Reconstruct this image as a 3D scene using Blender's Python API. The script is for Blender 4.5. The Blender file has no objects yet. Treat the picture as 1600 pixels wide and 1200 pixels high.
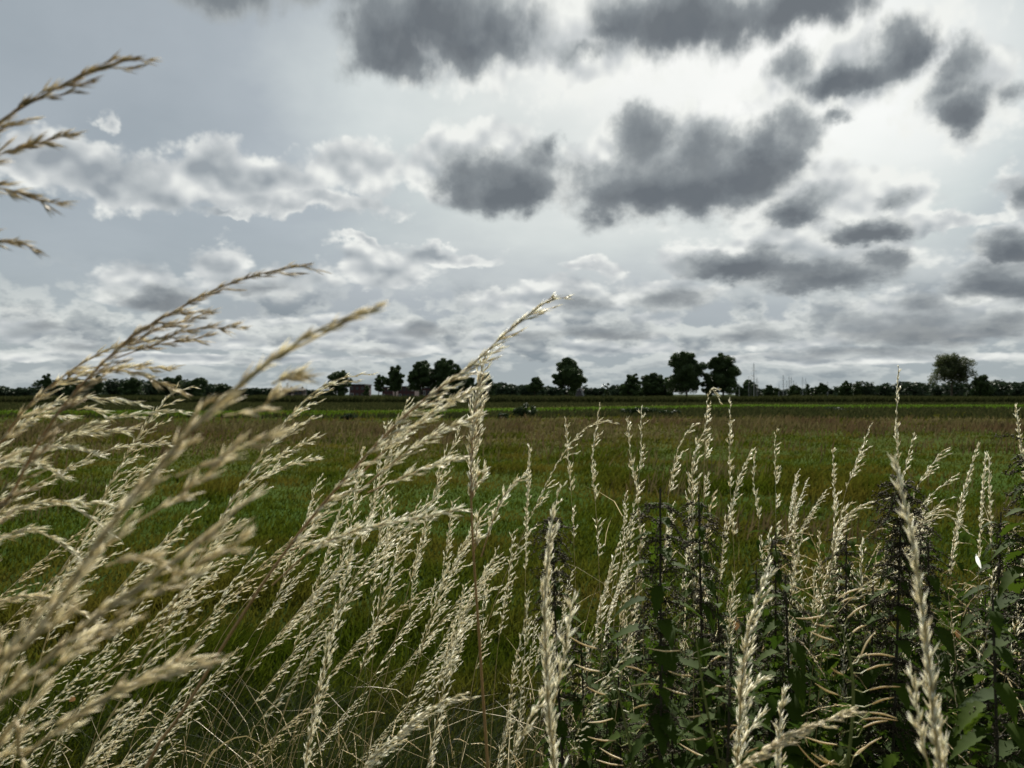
import bpy, math, random
import numpy as np
from mathutils import Vector

sc = bpy.context.scene
col = sc.collection
R = math.radians
FOC = 1245.0            # focal length of the lens in photo pixels
EYE = 1.35
TILT = math.atan(16/FOC)        # the horizon stands 16 photo pixels under the middle
rng = np.random.default_rng(7)
random.seed(7)

def at(px, py, d):
    """point seen at photo pixel (px,py) at depth d metres"""
    u = (px-800)/FOC; v = (600-py)/FOC
    y = math.cos(TILT)-v*math.sin(TILT); z = math.sin(TILT)+v*math.cos(TILT)
    return Vector((u/y*d, d, EYE+z/y*d))

def srgb(r, g, b):
    f = lambda c: (c/255/12.92) if c/255 <= .04045 else ((c/255+.055)/1.055)**2.4
    return (f(r), f(g), f(b), 1.0)

# ---------------------------------------------------------------- camera, sun
cam = bpy.data.cameras.new('camera'); cam_o = bpy.data.objects.new('camera', cam); col.objects.link(cam_o)
cam_o.location = (0, 0, EYE); cam_o.rotation_euler = (R(90)+TILT, 0, 0)
cam.sensor_width = 36; cam.lens = FOC/1600*36; cam.clip_start = .05; cam.clip_end = 5000
cam.dof.use_dof = True; cam.dof.focus_distance = 1.7; cam.dof.aperture_fstop = cam.lens/3.3
sc.camera = cam_o
sc.view_settings.view_transform = 'Standard'; sc.view_settings.look = 'None'
sc.view_settings.exposure = .92; sc.view_settings.gamma = 1
sc.cycles.max_bounces = 6; sc.cycles.transparent_max_bounces = 8
sc.cycles.sample_clamp_indirect = 4

SUN_AZ, SUN_EL = 9.0, 40.0           # degrees right of the view, above the horizon
sd = Vector((math.sin(R(SUN_AZ))*math.cos(R(SUN_EL)), math.cos(R(SUN_AZ))*math.cos(R(SUN_EL)), math.sin(R(SUN_EL))))
sl = bpy.data.lights.new('sun', 'SUN'); so = bpy.data.objects.new('sun', sl); col.objects.link(so)
sl.energy = 5.0; sl.angle = R(.5); sl.color = (1, .95, .85)
so.rotation_euler = (-sd).to_track_quat('-Z', 'Y').to_euler(); so.location = (20, 60, 60)
# ---------------------------------------------------------------- sky: Nishita behind layers of procedural cloud
W = bpy.data.worlds.new("World"); sc.world = W; W.use_nodes = True
nt = W.node_tree; nt.nodes.clear()
W.cycles.sampling_method = 'NONE'

class V:                                        # tiny expression layer over math nodes
    def __init__(s, sock): s.s = sock
    def __add__(a, b): return M('ADD', a, b)
    __radd__ = __add__
    def __sub__(a, b): return M('SUBTRACT', a, b)
    def __rsub__(a, b): return M('SUBTRACT', b, a)
    def __mul__(a, b): return M('MULTIPLY', a, b)
    __rmul__ = __mul__
    def __truediv__(a, b): return M('DIVIDE', a, b)
def M(op, *args, tree=None):
    n = (tree or nt).nodes.new('ShaderNodeMath'); n.operation = op
    for i, a in enumerate(args):
        if isinstance(a, V): (tree or nt).links.new(a.s, n.inputs[i])
        else: n.inputs[i].default_value = a
    return V(n.outputs[0])
def smooth(x, a, b):
    n = nt.nodes.new('ShaderNodeMapRange'); n.interpolation_type = 'SMOOTHSTEP'
    nt.links.new(x.s, n.inputs['Value']); n.inputs['From Min'].default_value = a; n.inputs['From Max'].default_value = b
    return V(n.outputs['Result'])
def comb(x, y, z):
    n = nt.nodes.new('ShaderNodeCombineXYZ')
    for i, a in enumerate((x, y, z)):
        if isinstance(a, V): nt.links.new(a.s, n.inputs[i])
        else: n.inputs[i].default_value = a
    return n.outputs[0]
def noise(vec, scale, detail=6, rough=.55, off=(0, 0, 0), dist=0.0):
    n = nt.nodes.new('ShaderNodeTexNoise'); n.noise_dimensions = '2D'
    m = nt.nodes.new('ShaderNodeMapping'); m.inputs['Location'].default_value = off
    nt.links.new(vec, m.inputs['Vector']); nt.links.new(m.outputs[0], n.inputs['Vector'])
    n.inputs['Scale'].default_value = scale; n.inputs['Detail'].default_value = detail
    n.inputs['Roughness'].default_value = rough; n.inputs['Distortion'].default_value = dist
    return V(n.outputs['Fac'])
def puffs(vec, scale, detail=2.0, off=(0, 0, 0)):
    """round billows: 1 in the middle of each, falling off to sharp creases"""
    n = nt.nodes.new('ShaderNodeTexVoronoi'); n.voronoi_dimensions = '2D'; n.feature = 'F1'; n.normalize = True
    va = nt.nodes.new('ShaderNodeVectorMath'); va.operation = 'ADD'; va.inputs[1].default_value = off; nt.links.new(vec, va.inputs[0])
    nt.links.new(va.outputs[0], n.inputs['Vector']); n.inputs['Scale'].default_value = scale; n.inputs['Detail'].default_value = detail
    n.inputs['Roughness'].default_value = .55; n.inputs['Lacunarity'].default_value = 2.3
    return 1.0-V(n.outputs['Distance'])
def mixc(fac, a, b):
    n = nt.nodes.new('ShaderNodeMix'); n.data_type = 'RGBA'
    if isinstance(fac, V): nt.links.new(fac.s, n.inputs[0])
    else: n.inputs[0].default_value = fac
    for i, c in ((6, a), (7, b)):
        if isinstance(c, tuple): n.inputs[i].default_value = c
        else: nt.links.new(c, n.inputs[i])
    return n.outputs[2]

geo = nt.nodes.new('ShaderNodeTexCoord')
sep = nt.nodes.new('ShaderNodeSeparateXYZ'); nt.links.new(geo.outputs['Generated'], sep.inputs[0])
dx, dy, dz = (V(o) for o in sep.outputs)
hyp = M('SQRT', dx*dx+dy*dy)
az = M('ARCTAN2', dx, dy)*57.2958
el = M('ARCTAN2', dz, hyp)*57.2958
elc = M('MAXIMUM', el, 0.0)
fel = M('LOGARITHM', elc+5.0, 2.71828)*22.0           # squeezes the clouds together towards the horizon
def cyl(vert): return comb(az, vert, 0.0)
Q = cyl(fel)
Qup = cyl(fel+0.9)                                    # the same a little higher: tells lit tops from bases

wa = (noise(Q, .17, 6, .58, (3, 1, 7))-.5)*4.6
we = (noise(Q, .19, 6, .58, (31, 8, 1))-.5)*3.6
esc = smooth(el, -1, 13)*.75+.25                     # weaker warping low down, where clouds are thin
P_warp = comb(az+wa*(esc*.6+.4), el+we*esc, 0.0)
P_soft = comb(az+wa*.5, el+we*.4, 0.0)

def a2(px, py):
    p = at(px, py, 1.0); p.z -= EYE
    return math.degrees(math.atan2(p.x, p.y)), math.degrees(math.atan2(p.z, math.hypot(p.x, p.y)))
def field(vec, blobs, op='MAXIMUM'):
    acc = None
    for i, b in enumerate(blobs):
        if i % 10 == 9:                               # evaluate in turn: all at once overruns the shader stack
            va = nt.nodes.new('ShaderNodeVectorMath'); va.operation = 'ADD'
            nt.links.new(vec, va.inputs[0]); nt.links.new(comb(acc*1e-7, 0.0, 0.0), va.inputs[1]); vec = va.outputs[0]
        px, py, rx, ry = b[:4]; rot = b[4] if len(b) > 4 else 0; wgt = b[5] if len(b) > 5 else 1
        a, e = a2(px, py); k = math.cos(R(a))
        sx, sy = rx/21.73*k*k, ry/21.73*k
        ln = nt.nodes.new('ShaderNodeVectorMath'); ln.operation = 'LENGTH'
        if abs(rot) < 4:
            m = nt.nodes.new('ShaderNodeVectorMath'); m.operation = 'MULTIPLY_ADD'; nt.links.new(vec, m.inputs[0])
            m.inputs[1].default_value = (1/sx, 1/sy, 0); m.inputs[2].default_value = (-a/sx, -e/sy, 0)
            nt.links.new(m.outputs[0], ln.inputs[0])
        else:
            c, n_ = math.cos(R(rot)), math.sin(R(rot)); dd = []
            for row, s_ in (((c, n_), sx), ((-n_, c), sy)):
                m = nt.nodes.new('ShaderNodeVectorMath'); m.operation = 'DOT_PRODUCT'; nt.links.new(vec, m.inputs[0])
                m.inputs[1].default_value = (row[0]/s_, row[1]/s_, 0)
                dd.append(V(m.outputs['Value'])-(row[0]*a+row[1]*e)/s_)
            nt.links.new(comb(dd[0], dd[1], 0.0), ln.inputs[0])
        v = (1.0-V(ln.outputs['Value']))
        if op == 'ADD': v = smooth(v, -.6, 1.0)*wgt
        elif wgt != 1: v = v*wgt
        acc = v if acc is None else M(op, acc, v) if op == 'ADD' else smax(acc, v)
    return acc
def smax(a, b):
    n = nt.nodes.new('ShaderNodeMath'); n.operation = 'SMOOTH_MAX'
    nt.links.new(a.s, n.inputs[0]); nt.links.new(b.s, n.inputs[1]); n.inputs[2].default_value = .25
    return V(n.outputs[0])

dark = [(690,15,185,72,-6),(590,60,85,62,0),(740,75,90,44,0),(640,85,70,36),(1060,28,165,56,-4),(1240,4,200,44,6),(370,-8,100,34,0),(500,-5,80,26,0,.8),
 (905,85,80,16,0,.6),(960,60,60,20,0,.7),
 (1245,108,58,34,0),(1320,125,90,32,12),(1400,85,66,46,35),(1360,108,60,30,20),(1492,112,50,36,10),(1478,150,40,40),(1512,178,70,46,-20),
 (1590,145,40,22,0,.6),
 (795,285,118,50,3,1.2),(845,255,52,44,0),(725,275,56,34),(872,225,18,30,0,.9),
 (1012,228,72,66,0,1.2),(1000,195,40,40),(1060,288,185,60,0,1.3),(960,292,80,50,30),(1050,305,150,34),(1110,262,80,55),(1190,245,90,48,25),(1100,245,76,60,0,1.1),(1235,205,60,38,20),(1300,182,30,15,0,.8),
 (1245,335,75,42,10,1.2),(1368,358,76,24,0,1.15),(1390,318,40,18,0,.7),
 (1150,415,100,30,0,1.15),(1280,430,140,30,-3,1.2),(1390,410,50,24),
 (1585,392,90,30,0,1.1),(1580,440,95,32,0,1.1),(1590,300,36,34,0,.7),
 (1045,470,66,24,0,.8),(905,478,55,15,0,.7),(1430,512,190,32,0,1.15),(1560,508,80,30,0,1.1),(1445,478,60,26,0,.95),(1330,552,190,11,0,.8),
 (950,522,95,18,0,.85),(670,518,50,15,0,.75),(245,466,75,22,0,.85),(430,448,70,15,0,.7),(130,542,60,9,0,.6),(55,514,55,10,0,.6),
 (600,548,90,8,0,.6),(820,528,70,12,0,.7),(1180,520,70,12,0,.7)]
cores = [(700,55,130,40),(590,95,60,30),(1060,45,150,30),(1250,20,150,24),(800,308,95,26),(1050,316,150,26),(1170,280,80,26,25),(1340,128,80,18,12),(1425,95,40,22),(1515,195,50,22),(1290,445,120,16),(1150,428,80,14),(1370,366,60,12),(1245,350,50,18),(1590,405,70,14),(1580,455,80,16),(1450,528,170,14),(245,476,60,12),(950,530,80,10)]
white = [(70,255,110,50,0),(175,285,140,46,0),(330,275,110,46),(430,285,110,44),(560,262,85,44),(470,322,170,22),(355,332,60,10),
 (165,175,18,20,0,.8),
 (250,450,90,32),(355,420,62,46),(440,440,80,34),(600,415,95,34),(700,400,90,16),(560,380,60,12),
 (30,500,55,24),(80,528,85,22),
 (690,262,75,50),(780,235,110,44),(1290,325,165,72),(1400,312,80,44),(1250,398,220,42),(1090,405,70,30),(1060,260,215,85),
 (1590,300,48,46),(1480,345,80,20),(1330,110,190,60,15),(1510,155,95,85),(860,60,290,80),
 (760,472,60,18),(880,462,85,26),(1040,455,85,32),(930,420,50,14),(1430,492,180,44),(1240,520,110,26),(1570,500,80,42),(1590,400,90,50),
 (330,525,120,20),(480,520,150,26),(610,525,95,26),(760,520,80,20),(950,515,120,26),(860,545,300,12),(1300,560,300,10),(300,560,320,10)]

def ramp_of(x, stops):
    n = nt.nodes.new('ShaderNodeValToRGB'); nt.links.new(x.s, n.inputs[0]); cr = n.color_ramp
    cr.elements[0].position = stops[0][0]; cr.elements[0].color = srgb(*stops[0][1])
    cr.elements[1].position = stops[-1][0]; cr.elements[1].color = srgb(*stops[-1][1])
    for p, c in stops[1:-1]:
        e = cr.elements.new(p); e.color = srgb(*c)
    return n.outputs[0]
def after(vec, x):                                    # the same vector, computed only once x is known
    va = nt.nodes.new('ShaderNodeVectorMath'); va.operation = 'ADD'
    nt.links.new(vec, va.inputs[0]); nt.links.new(comb(x*1e-7, 0.0, 0.0), va.inputs[1]); return va.outputs[0]
def near(blobs, box):
    out = []
    for b in blobs:
        a, e = a2(b[0], b[1]); r = max(b[2], b[3]) if len(b) > 4 and abs(b[4]) > 4 else 0
        ex = max(b[2], r)/21.73*1.75+2.6; ey = max(b[3], r)/21.73*1.75+2.0
        if box[0]-ex < a < box[1]+ex and box[2]-ey < e < box[3]+ey: out.append(b)
    return out
GLOW = [(1020,150,560,230,0,.62),(930,15,170,90,0,.5),(1400,190,330,330,0,.38),(830,400,420,120,0,.20),(550,120,220,150,0,.13),
   (1250,60,400,160,0,.2),(90,420,200,90,0,.07)]
# the veil: blue-grey on the left, glowing where the sun stands behind it
glow = field(comb(az, el, 0.0), GLOW, 'ADD')
vN = noise(cyl(fel*1.8), .10, 4, .55, (4, 3, 9))
glow = glow + (vN-.5)*.30 + .07
nish = nt.nodes.new('ShaderNodeTexSky'); nish.sky_type = 'NISHITA'; nish.sun_disc = False
nish.sun_elevation = R(SUN_EL); nish.sun_rotation = R(SUN_AZ)
sc10 = nt.nodes.new('ShaderNodeVectorMath'); sc10.operation = 'SCALE'; sc10.inputs['Scale'].default_value = .1
nt.links.new(nish.outputs[0], sc10.inputs[0])
clr = nt.nodes.new('ShaderNodeVectorMath'); clr.operation = 'MINIMUM'; clr.inputs[1].default_value = (.8, .82, .9)
nt.links.new(sc10.outputs[0], clr.inputs[0])
base = mixc(.90, clr.outputs[0], ramp_of(glow, [(0, (153, 162, 167)), (.22, (168, 176, 181)), (.5, (206, 213, 211)), (.75, (233, 236, 232)), (1, (248, 249, 245))]))
base = mixc(smooth(el, 9, 1)*.7, base, srgb(160, 170, 174))
sunny = smooth(glow, .1, .7)

def rows(base, mask):                                # rows of small cumulus, close to the horizon and over the rest of the sky
    rowN = noise(cyl(fel*.85), .24, 5, .55, (1, 22, 3)); rowL = noise(cyl(fel*.85), .24, 2, .5, (1, 22, 3)); rowU = noise(cyl((fel+1.5)*.85), .24, 2, .5, (1, 22, 3))
    pf = puffs(cyl(fel*.85), .55, 1.0, (7, 3, 0)); rowN = rowN+(pf-.62)*.16
    rmask = smooth(rowN, .44, .56)*mask
    rl = (rowL-rowU)*3.6+(rowN-rowL)*1.0+(pf-.62)*.6+.95+sunny*.15-smooth(rowN, .50, .66)*.85
    return mixc(rmask*(smooth(el, -.5, 4.5)*.5+.3), base, ramp_of(rl, [(0, (120, 131, 139)), (1, (216, 220, 217))]))
def shader(colour):
    m10 = nt.nodes.new('ShaderNodeVectorMath'); m10.operation = 'SCALE'; m10.inputs['Scale'].default_value = 10
    nt.links.new(colour, m10.inputs[0])
    bg = nt.nodes.new('ShaderNodeBackground'); nt.links.new(m10.outputs[0], bg.inputs['Color']); bg.inputs['Strength'].default_value = .0545
    return bg.outputs[0]
def pick(cond, a, b):                                # b where cond is 1; the other side is not evaluated
    n = nt.nodes.new('ShaderNodeMixShader'); nt.links.new(cond.s, n.inputs[0])
    nt.links.new(a, n.inputs[1]); nt.links.new(b, n.inputs[2]); return n.outputs[0]
IN = dict(az=az, el=el, fel=fel, Q=Q, Qup=Qup, P_warp=P_warp, sunny=sunny, base=base)
def clouds(box):
    """the clouds of one part of the sky, in a node group of its own"""
    global nt
    outer = nt; grp = bpy.data.node_groups.new('sky_cell', 'ShaderNodeTree'); saved = {k: globals()[k] for k in IN}
    for k, x in IN.items(): grp.interface.new_socket(k, in_out='INPUT', socket_type='NodeSocketFloat' if isinstance(x, V) else 'NodeSocketColor' if k == 'base' else 'NodeSocketVector')
    grp.interface.new_socket('colour', in_out='OUTPUT', socket_type='NodeSocketColor')
    gi = grp.nodes.new('NodeGroupInput'); go = grp.nodes.new('NodeGroupOutput'); nt = grp
    for k, x in IN.items(): globals()[k] = V(gi.outputs[k]) if isinstance(x, V) else gi.outputs[k]
    out = cloud_colour(box); grp.links.new(out, go.inputs[0]); nt = outer; globals().update(saved)
    n = nt.nodes.new('ShaderNodeGroup'); n.node_tree = grp
    for k, x in IN.items(): nt.links.new(x.s if isinstance(x, V) else x, n.inputs[k])
    return shader(n.outputs[0])
def cloud_colour(box):
    low = box[2] < 5
    dN = noise(Q, .26, 5, .56, (5, 5, 5)); wN = noise(Q, .30, 5, .55, (15, 2, 8)); wL = noise(Q, .30, 2, .5, (15, 2, 8)); wLu = noise(Qup, .30, 2, .5, (15, 2, 8))
    pf = puffs(Q, .42)
    D = field(P_warp, near(dark, box)) + (dN-.5)*.75 + (pf-.62)*.55
    Wf = field(after(P_warp, D), near(white, box)) + (wN-.5)*.75 + (pf-.62)*.9
    dmask = smooth(D, -.12, .50); wmask = smooth(Wf, -.07, .36)
    # white cloud: bright billows, grey bases; brighter towards the sun
    wl = ((wL-wLu)*2.2+(wN-wL)*.5+(pf-.62)*.7+.62+sunny*.36-smooth(Wf, .15, .95)*.42)
    c1 = mixc(wmask*.92, base, ramp_of(wl, [(0, (150, 158, 164)), (.35, (180, 186, 189)), (.65, (203, 207, 208)), (1, (238, 240, 236))]))
    if low: c1 = rows(c1, smooth(el, 9.5, 4.0))
    # dark backlit cloud: grey-blue core, thinner and lighter towards its edge
    dl = smooth(D, .05, 1.1)*.62+smooth(field(after(P_warp, Wf), near(cores, box) or cores[:1]), -.7, .9)*.62+(dN-.5)*.8-(pf-.62)*.45
    return mixc(dmask*(.72+.24*smooth(el, 3, 9)), c1, ramp_of(dl, [(0, (166, 172, 174)), (.45, (127, 134, 139)), (1, (99, 106, 113))]))
AZS = [-44, -18, -3, 10, 21, 44]; ESPLIT = 9.6
def line(e0, e1):
    cells = [clouds((AZS[i], AZS[i+1], e0, e1)) for i in range(5)]
    left = pick(M('GREATER_THAN', az, AZS[1]), cells[0], cells[1])
    right = pick(M('GREATER_THAN', az, AZS[4]), pick(M('GREATER_THAN', az, AZS[3]), cells[2], cells[3]), cells[4])
    return pick(M('GREATER_THAN', az, AZS[2]), left, right)
inside = pick(M('GREATER_THAN', el, ESPLIT), line(0, ESPLIT), line(ESPLIT, 32))
outside = shader(rows(base, .9))
far_off = M('MAXIMUM', M('GREATER_THAN', M('ABSOLUTE', az), 43.9), M('GREATER_THAN', el, 31.9))
top = pick(far_off, inside, outside)
below = nt.nodes.new('ShaderNodeBackground'); below.inputs['Color'].default_value = (.05, .055, .04, 1); below.inputs['Strength'].default_value = 1
wo = nt.nodes.new('ShaderNodeOutputWorld'); nt.links.new(pick(M('LESS_THAN', el, -.3), top, below.outputs[0]), wo.inputs['Surface'])
# ---------------------------------------------------------------- materials
def plant_mat(name, c0, c1, c2=None, scale=1.5, trans=.35, rough=.6, spec=.3, use_attr=True, tcol=1.25, patch=None):
    """leaf or straw: colours mixed by a per-blade value and by patches on the ground; light shines through"""
    m = bpy.data.materials.new(name); m.use_nodes = True; t = m.node_tree; t.nodes.clear()
    N = t.nodes.new; L = t.links.new
    at_ = N('ShaderNodeAttribute'); at_.attribute_name = 'tint'
    ps = N('ShaderNodeNewGeometry'); no = N('ShaderNodeTexNoise'); no.inputs['Scale'].default_value = scale; no.inputs['Detail'].default_value = 3
    L(ps.outputs['Position'], no.inputs['Vector'])
    mx = N('ShaderNodeMix'); mx.data_type = 'RGBA'; L(at_.outputs['Fac'], mx.inputs[0])
    mx.inputs[6].default_value = c0; mx.inputs[7].default_value = c1
    out = mx.outputs[2]
    if c2:
        mr = N('ShaderNodeMapRange'); mr.inputs['From Min'].default_value = .45; mr.inputs['From Max'].default_value = .62
        L(no.outputs['Fac'], mr.inputs['Value'])
        m2 = N('ShaderNodeMix'); m2.data_type = 'RGBA'; L(mr.outputs[0], m2.inputs[0]); L(out, m2.inputs[6]); m2.inputs[7].default_value = c2
        out = m2.outputs[2]
    p = N('ShaderNodeBsdfPrincipled' if spec else 'ShaderNodeBsdfDiffuse'); L(out, p.inputs[0])
    if spec: p.inputs['Roughness'].default_value = rough; p.inputs['Specular IOR Level'].default_value = spec
    tr = N('ShaderNodeBsdfTranslucent')
    br = N('ShaderNodeVectorMath'); br.operation = 'SCALE'; br.inputs['Scale'].default_value = tcol; L(out, br.inputs[0]); L(br.outputs[0], tr.inputs['Color'])
    ms = N('ShaderNodeMixShader'); ms.inputs[0].default_value = trans; L(p.outputs[0], ms.inputs[1]); L(tr.outputs[0], ms.inputs[2])
    o = N('ShaderNodeOutputMaterial'); L(ms.outputs[0], o.inputs['Surface'])
    return m
def plain_mat(name, c0, c1, scale=8, rough=.7, metal=0, spec=.3, stretch=(1, 1, 1)):
    m = bpy.data.materials.new(name); m.use_nodes = True; t = m.node_tree; N = t.nodes.new; L = t.links.new
    p = t.nodes['Principled BSDF']; p.inputs['Roughness'].default_value = rough; p.inputs['Metallic'].default_value = metal
    p.inputs['Specular IOR Level'].default_value = spec
    tc = N('ShaderNodeTexCoord'); mp = N('ShaderNodeMapping'); mp.inputs['Scale'].default_value = stretch
    no = N('ShaderNodeTexNoise'); no.inputs['Scale'].default_value = scale; no.inputs['Detail'].default_value = 5
    L(tc.outputs['Object'], mp.inputs[0]); L(mp.outputs[0], no.inputs['Vector'])
    mx = N('ShaderNodeMix'); mx.data_type = 'RGBA'; L(no.outputs['Fac'], mx.inputs[0]); mx.inputs[6].default_value = c0; mx.inputs[7].default_value = c1
    L(mx.outputs[2], p.inputs['Base Color'])
    return m
c4 = lambda r, g, b: (r, g, b, 1)
MAT = dict(
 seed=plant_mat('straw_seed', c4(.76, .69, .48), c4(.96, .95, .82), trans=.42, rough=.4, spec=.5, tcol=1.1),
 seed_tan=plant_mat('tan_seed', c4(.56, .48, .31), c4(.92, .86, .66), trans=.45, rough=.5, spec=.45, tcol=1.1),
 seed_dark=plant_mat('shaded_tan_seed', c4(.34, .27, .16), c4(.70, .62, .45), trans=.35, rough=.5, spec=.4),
 stem=plant_mat('straw_stem', c4(.36, .27, .12), c4(.50, .42, .22), trans=.1, rough=.45, spec=.5),
 stem_brown=plant_mat('brown_stem', c4(.26, .15, .055), c4(.34, .22, .10), trans=.05, rough=.5, spec=.4),
 green_stem=plant_mat('green_stem', c4(.10, .13, .035), c4(.20, .20, .06), trans=.1, rough=.5),
 pod=plant_mat('dry_pod', c4(.50, .37, .17), c4(.66, .54, .30), trans=.3, rough=.5, spec=.4),
 grass=plant_mat('meadow_grass', c4(0.019, 0.032, 0.002), c4(0.056, 0.070, 0.007), c4(0.072, 0.063, 0.010), scale=.55, trans=.35, rough=.9, spec=0),
 grass_far=plant_mat('far_grass', c4(0.036, 0.065, 0.006), c4(0.066, 0.109, 0.010), trans=.3, rough=.95, spec=0),
 sedge=plant_mat('brown_sedge', c4(.046, .043, .015), c4(.112, .094, .045), c4(.066, .044, .024), scale=.16, trans=.3, rough=.8, spec=0),
 verge=plant_mat('verge_grass', c4(0.007, 0.014, 0.003), c4(0.029, 0.038, 0.009), trans=.35, rough=.55, spec=.15),
 straw_mess=plant_mat('dry_litter', c4(0.322, 0.241, 0.113), c4(0.934, 0.805, 0.532), trans=.3, rough=.5, spec=.4),
 nettle=plant_mat('nettle_leaf', c4(0.018, 0.036, 0.004), c4(0.040, 0.065, 0.006), scale=6, trans=.28, rough=.75, spec=.06, tcol=1.6),
 nettle_stem=plant_mat('nettle_stem', c4(0.024, 0.022, 0.014), c4(0.044, 0.036, 0.020), trans=0, rough=.6),
 catkin=plant_mat('nettle_catkin', c4(0.034, 0.028, 0.016), c4(0.080, 0.068, 0.036), trans=.15, rough=.7, spec=.15),
 tree=plant_mat('tree_leaf', c4(0.022, 0.043, 0.014), c4(0.051, 0.085, 0.023), scale=.25, trans=.12, rough=.6, spec=.25),
 tree_pale=plant_mat('pale_tree_leaf', c4(0.032, 0.046, 0.018), c4(0.068, 0.084, 0.030), scale=.25, trans=.3, rough=.6, spec=.25),
 wood=plant_mat('far_wood_leaf', c4(0.020, 0.035, 0.018), c4(0.037, 0.057, 0.026), scale=.05, trans=.1, rough=.7, spec=.2),
 reed=plant_mat('reed_blade', c4(0.022, 0.029, 0.010), c4(0.050, 0.052, 0.020), scale=.1, trans=.2, rough=.8, spec=0),
 bark=plain_mat('bark', c4(.035, .028, .020), c4(.075, .060, .045), 3, .9, stretch=(1, 1, .3)),
 dead=plant_mat('dead_leaf', c4(.10, .055, .022), c4(.14, .08, .035), trans=.4, rough=.6),
 white=plant_mat('white_petal', c4(.80, .82, .78), c4(.86, .88, .84), trans=.4, rough=.4),
 under=plant_mat('undergrowth_leaf', c4(0.017, 0.034, 0.005), c4(0.043, 0.068, 0.010), scale=6, trans=.3, spec=0, tcol=1.5),
 rush=plant_mat('dark_bush_leaf', c4(.018, .032, .012), c4(.034, .055, .018), trans=.2, rough=.6, spec=.2),
)
# ---------------------------------------------------------------- mesh building on arrays
class Soup:
    """vertices and faces gathered in arrays, linked as ONE mesh object; one 'tint' value per vertex"""
    def __init__(s): s.v = []; s.f3 = []; s.f4 = []; s.t = []; s.n = 0; s.mi3 = []; s.mi4 = []
    def add(s, v, f, tint=0.5, mi=0):
        v = np.asarray(v, dtype=np.float32).reshape(-1, 3); f = np.asarray(f, dtype=np.int64)
        s.v.append(v); (s.f3 if f.shape[1] == 3 else s.f4).append(f+s.n); (s.mi3 if f.shape[1] == 3 else s.mi4).append(np.full(len(f), mi, np.int32))
        s.t.append(np.broadcast_to(np.asarray(tint, dtype=np.float32), (len(v),)) if np.ndim(tint) < 1 else np.asarray(tint, dtype=np.float32)); s.n += len(v)
    def mesh(s, name, mats, smooth=True):
        me = bpy.data.meshes.new(name); v = np.concatenate(s.v); f3 = np.concatenate(s.f3) if s.f3 else np.zeros((0, 3), int); f4 = np.concatenate(s.f4) if s.f4 else np.zeros((0, 4), int)
        me.vertices.add(len(v)); me.vertices.foreach_set('co', v.ravel())
        me.loops.add(f3.size+f4.size); me.loops.foreach_set('vertex_index', np.concatenate([f3.ravel(), f4.ravel()]).astype(np.int32))
        nf = len(f3)+len(f4); me.polygons.add(nf)
        me.polygons.foreach_set('loop_start', np.concatenate([np.arange(len(f3))*3, f3.size+np.arange(len(f4))*4]).astype(np.int32))
        for m in (mats if isinstance(mats, (list, tuple)) else [mats]): me.materials.append(m)
        me.polygons.foreach_set('material_index', np.concatenate(s.mi3+s.mi4).astype(np.int32))
        me.polygons.foreach_set('use_smooth', np.full(nf, smooth))
        a = me.attributes.new('tint', 'FLOAT', 'POINT'); a.data.foreach_set('value', np.concatenate(s.t))
        me.update(calc_edges=True); return me
    def build(s, name, mats, parent=None, smooth=True, label=None):
        o = bpy.data.objects.new(name, s.mesh(name, mats, smooth)); col.objects.link(o)
        if parent: o.parent = parent
        if label: o['label'] = label
        return o
def thing(name, label, cat, loc, group=None, rz=0):
    o = bpy.data.objects.new(name, None); col.objects.link(o); o.location = loc; o.rotation_euler = (0, 0, rz)
    o.empty_display_size = .1; tag(o, label, cat, group); return o
def tag(o, label=None, cat=None, group=None, kind=None):
    for k, x in (('label', label), ('category', cat), ('group', group), ('kind', kind)):
        if x: o[k] = x
    return o
def unit(a): return a/np.maximum(np.linalg.norm(a, axis=-1, keepdims=True), 1e-9)
def frames(d):
    """two unit vectors across each direction in d"""
    ref = np.where(np.abs(d[:, 2:3]) > .9, np.array([[1., 0, 0]]), np.array([[0, 0, 1.]]))
    a = unit(np.cross(d, ref)); return a, np.cross(d, a)
def tube(S, pts, radii, sides=5, tint=.5, mi=0):
    pts = np.asarray(pts, float); n = len(pts); radii = np.broadcast_to(radii, (n,)) if np.ndim(radii) == 0 else np.asarray(radii)
    d = np.empty_like(pts); d[1:-1] = pts[2:]-pts[:-2]; d[0] = pts[1]-pts[0]; d[-1] = pts[-1]-pts[-2]
    d /= np.sqrt((d*d).sum(1, keepdims=True))+1e-12; m = np.abs(d.sum(0)); ref = np.zeros(3); ref[int(m.argmin())] = 1.0   # one reference for the whole tube: no twist
    a = np.cross(d, ref); a /= np.sqrt((a*a).sum(1, keepdims=True))+1e-12; b = np.cross(d, a)
    th = np.arange(sides)*2*np.pi/sides
    v = pts[:, None]+radii[:, None, None]*(np.cos(th)[None, :, None]*a[:, None]+np.sin(th)[None, :, None]*b[:, None])
    if np.ndim(tint): tint = np.repeat(tint, sides)
    i = np.arange(n-1)[:, None]*sides; j = np.arange(sides)[None]
    f = np.stack([i+j, i+(j+1) % sides, i+sides+(j+1) % sides, i+sides+j], -1).reshape(-1, 4)
    S.add(v, f, tint, mi)
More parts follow.
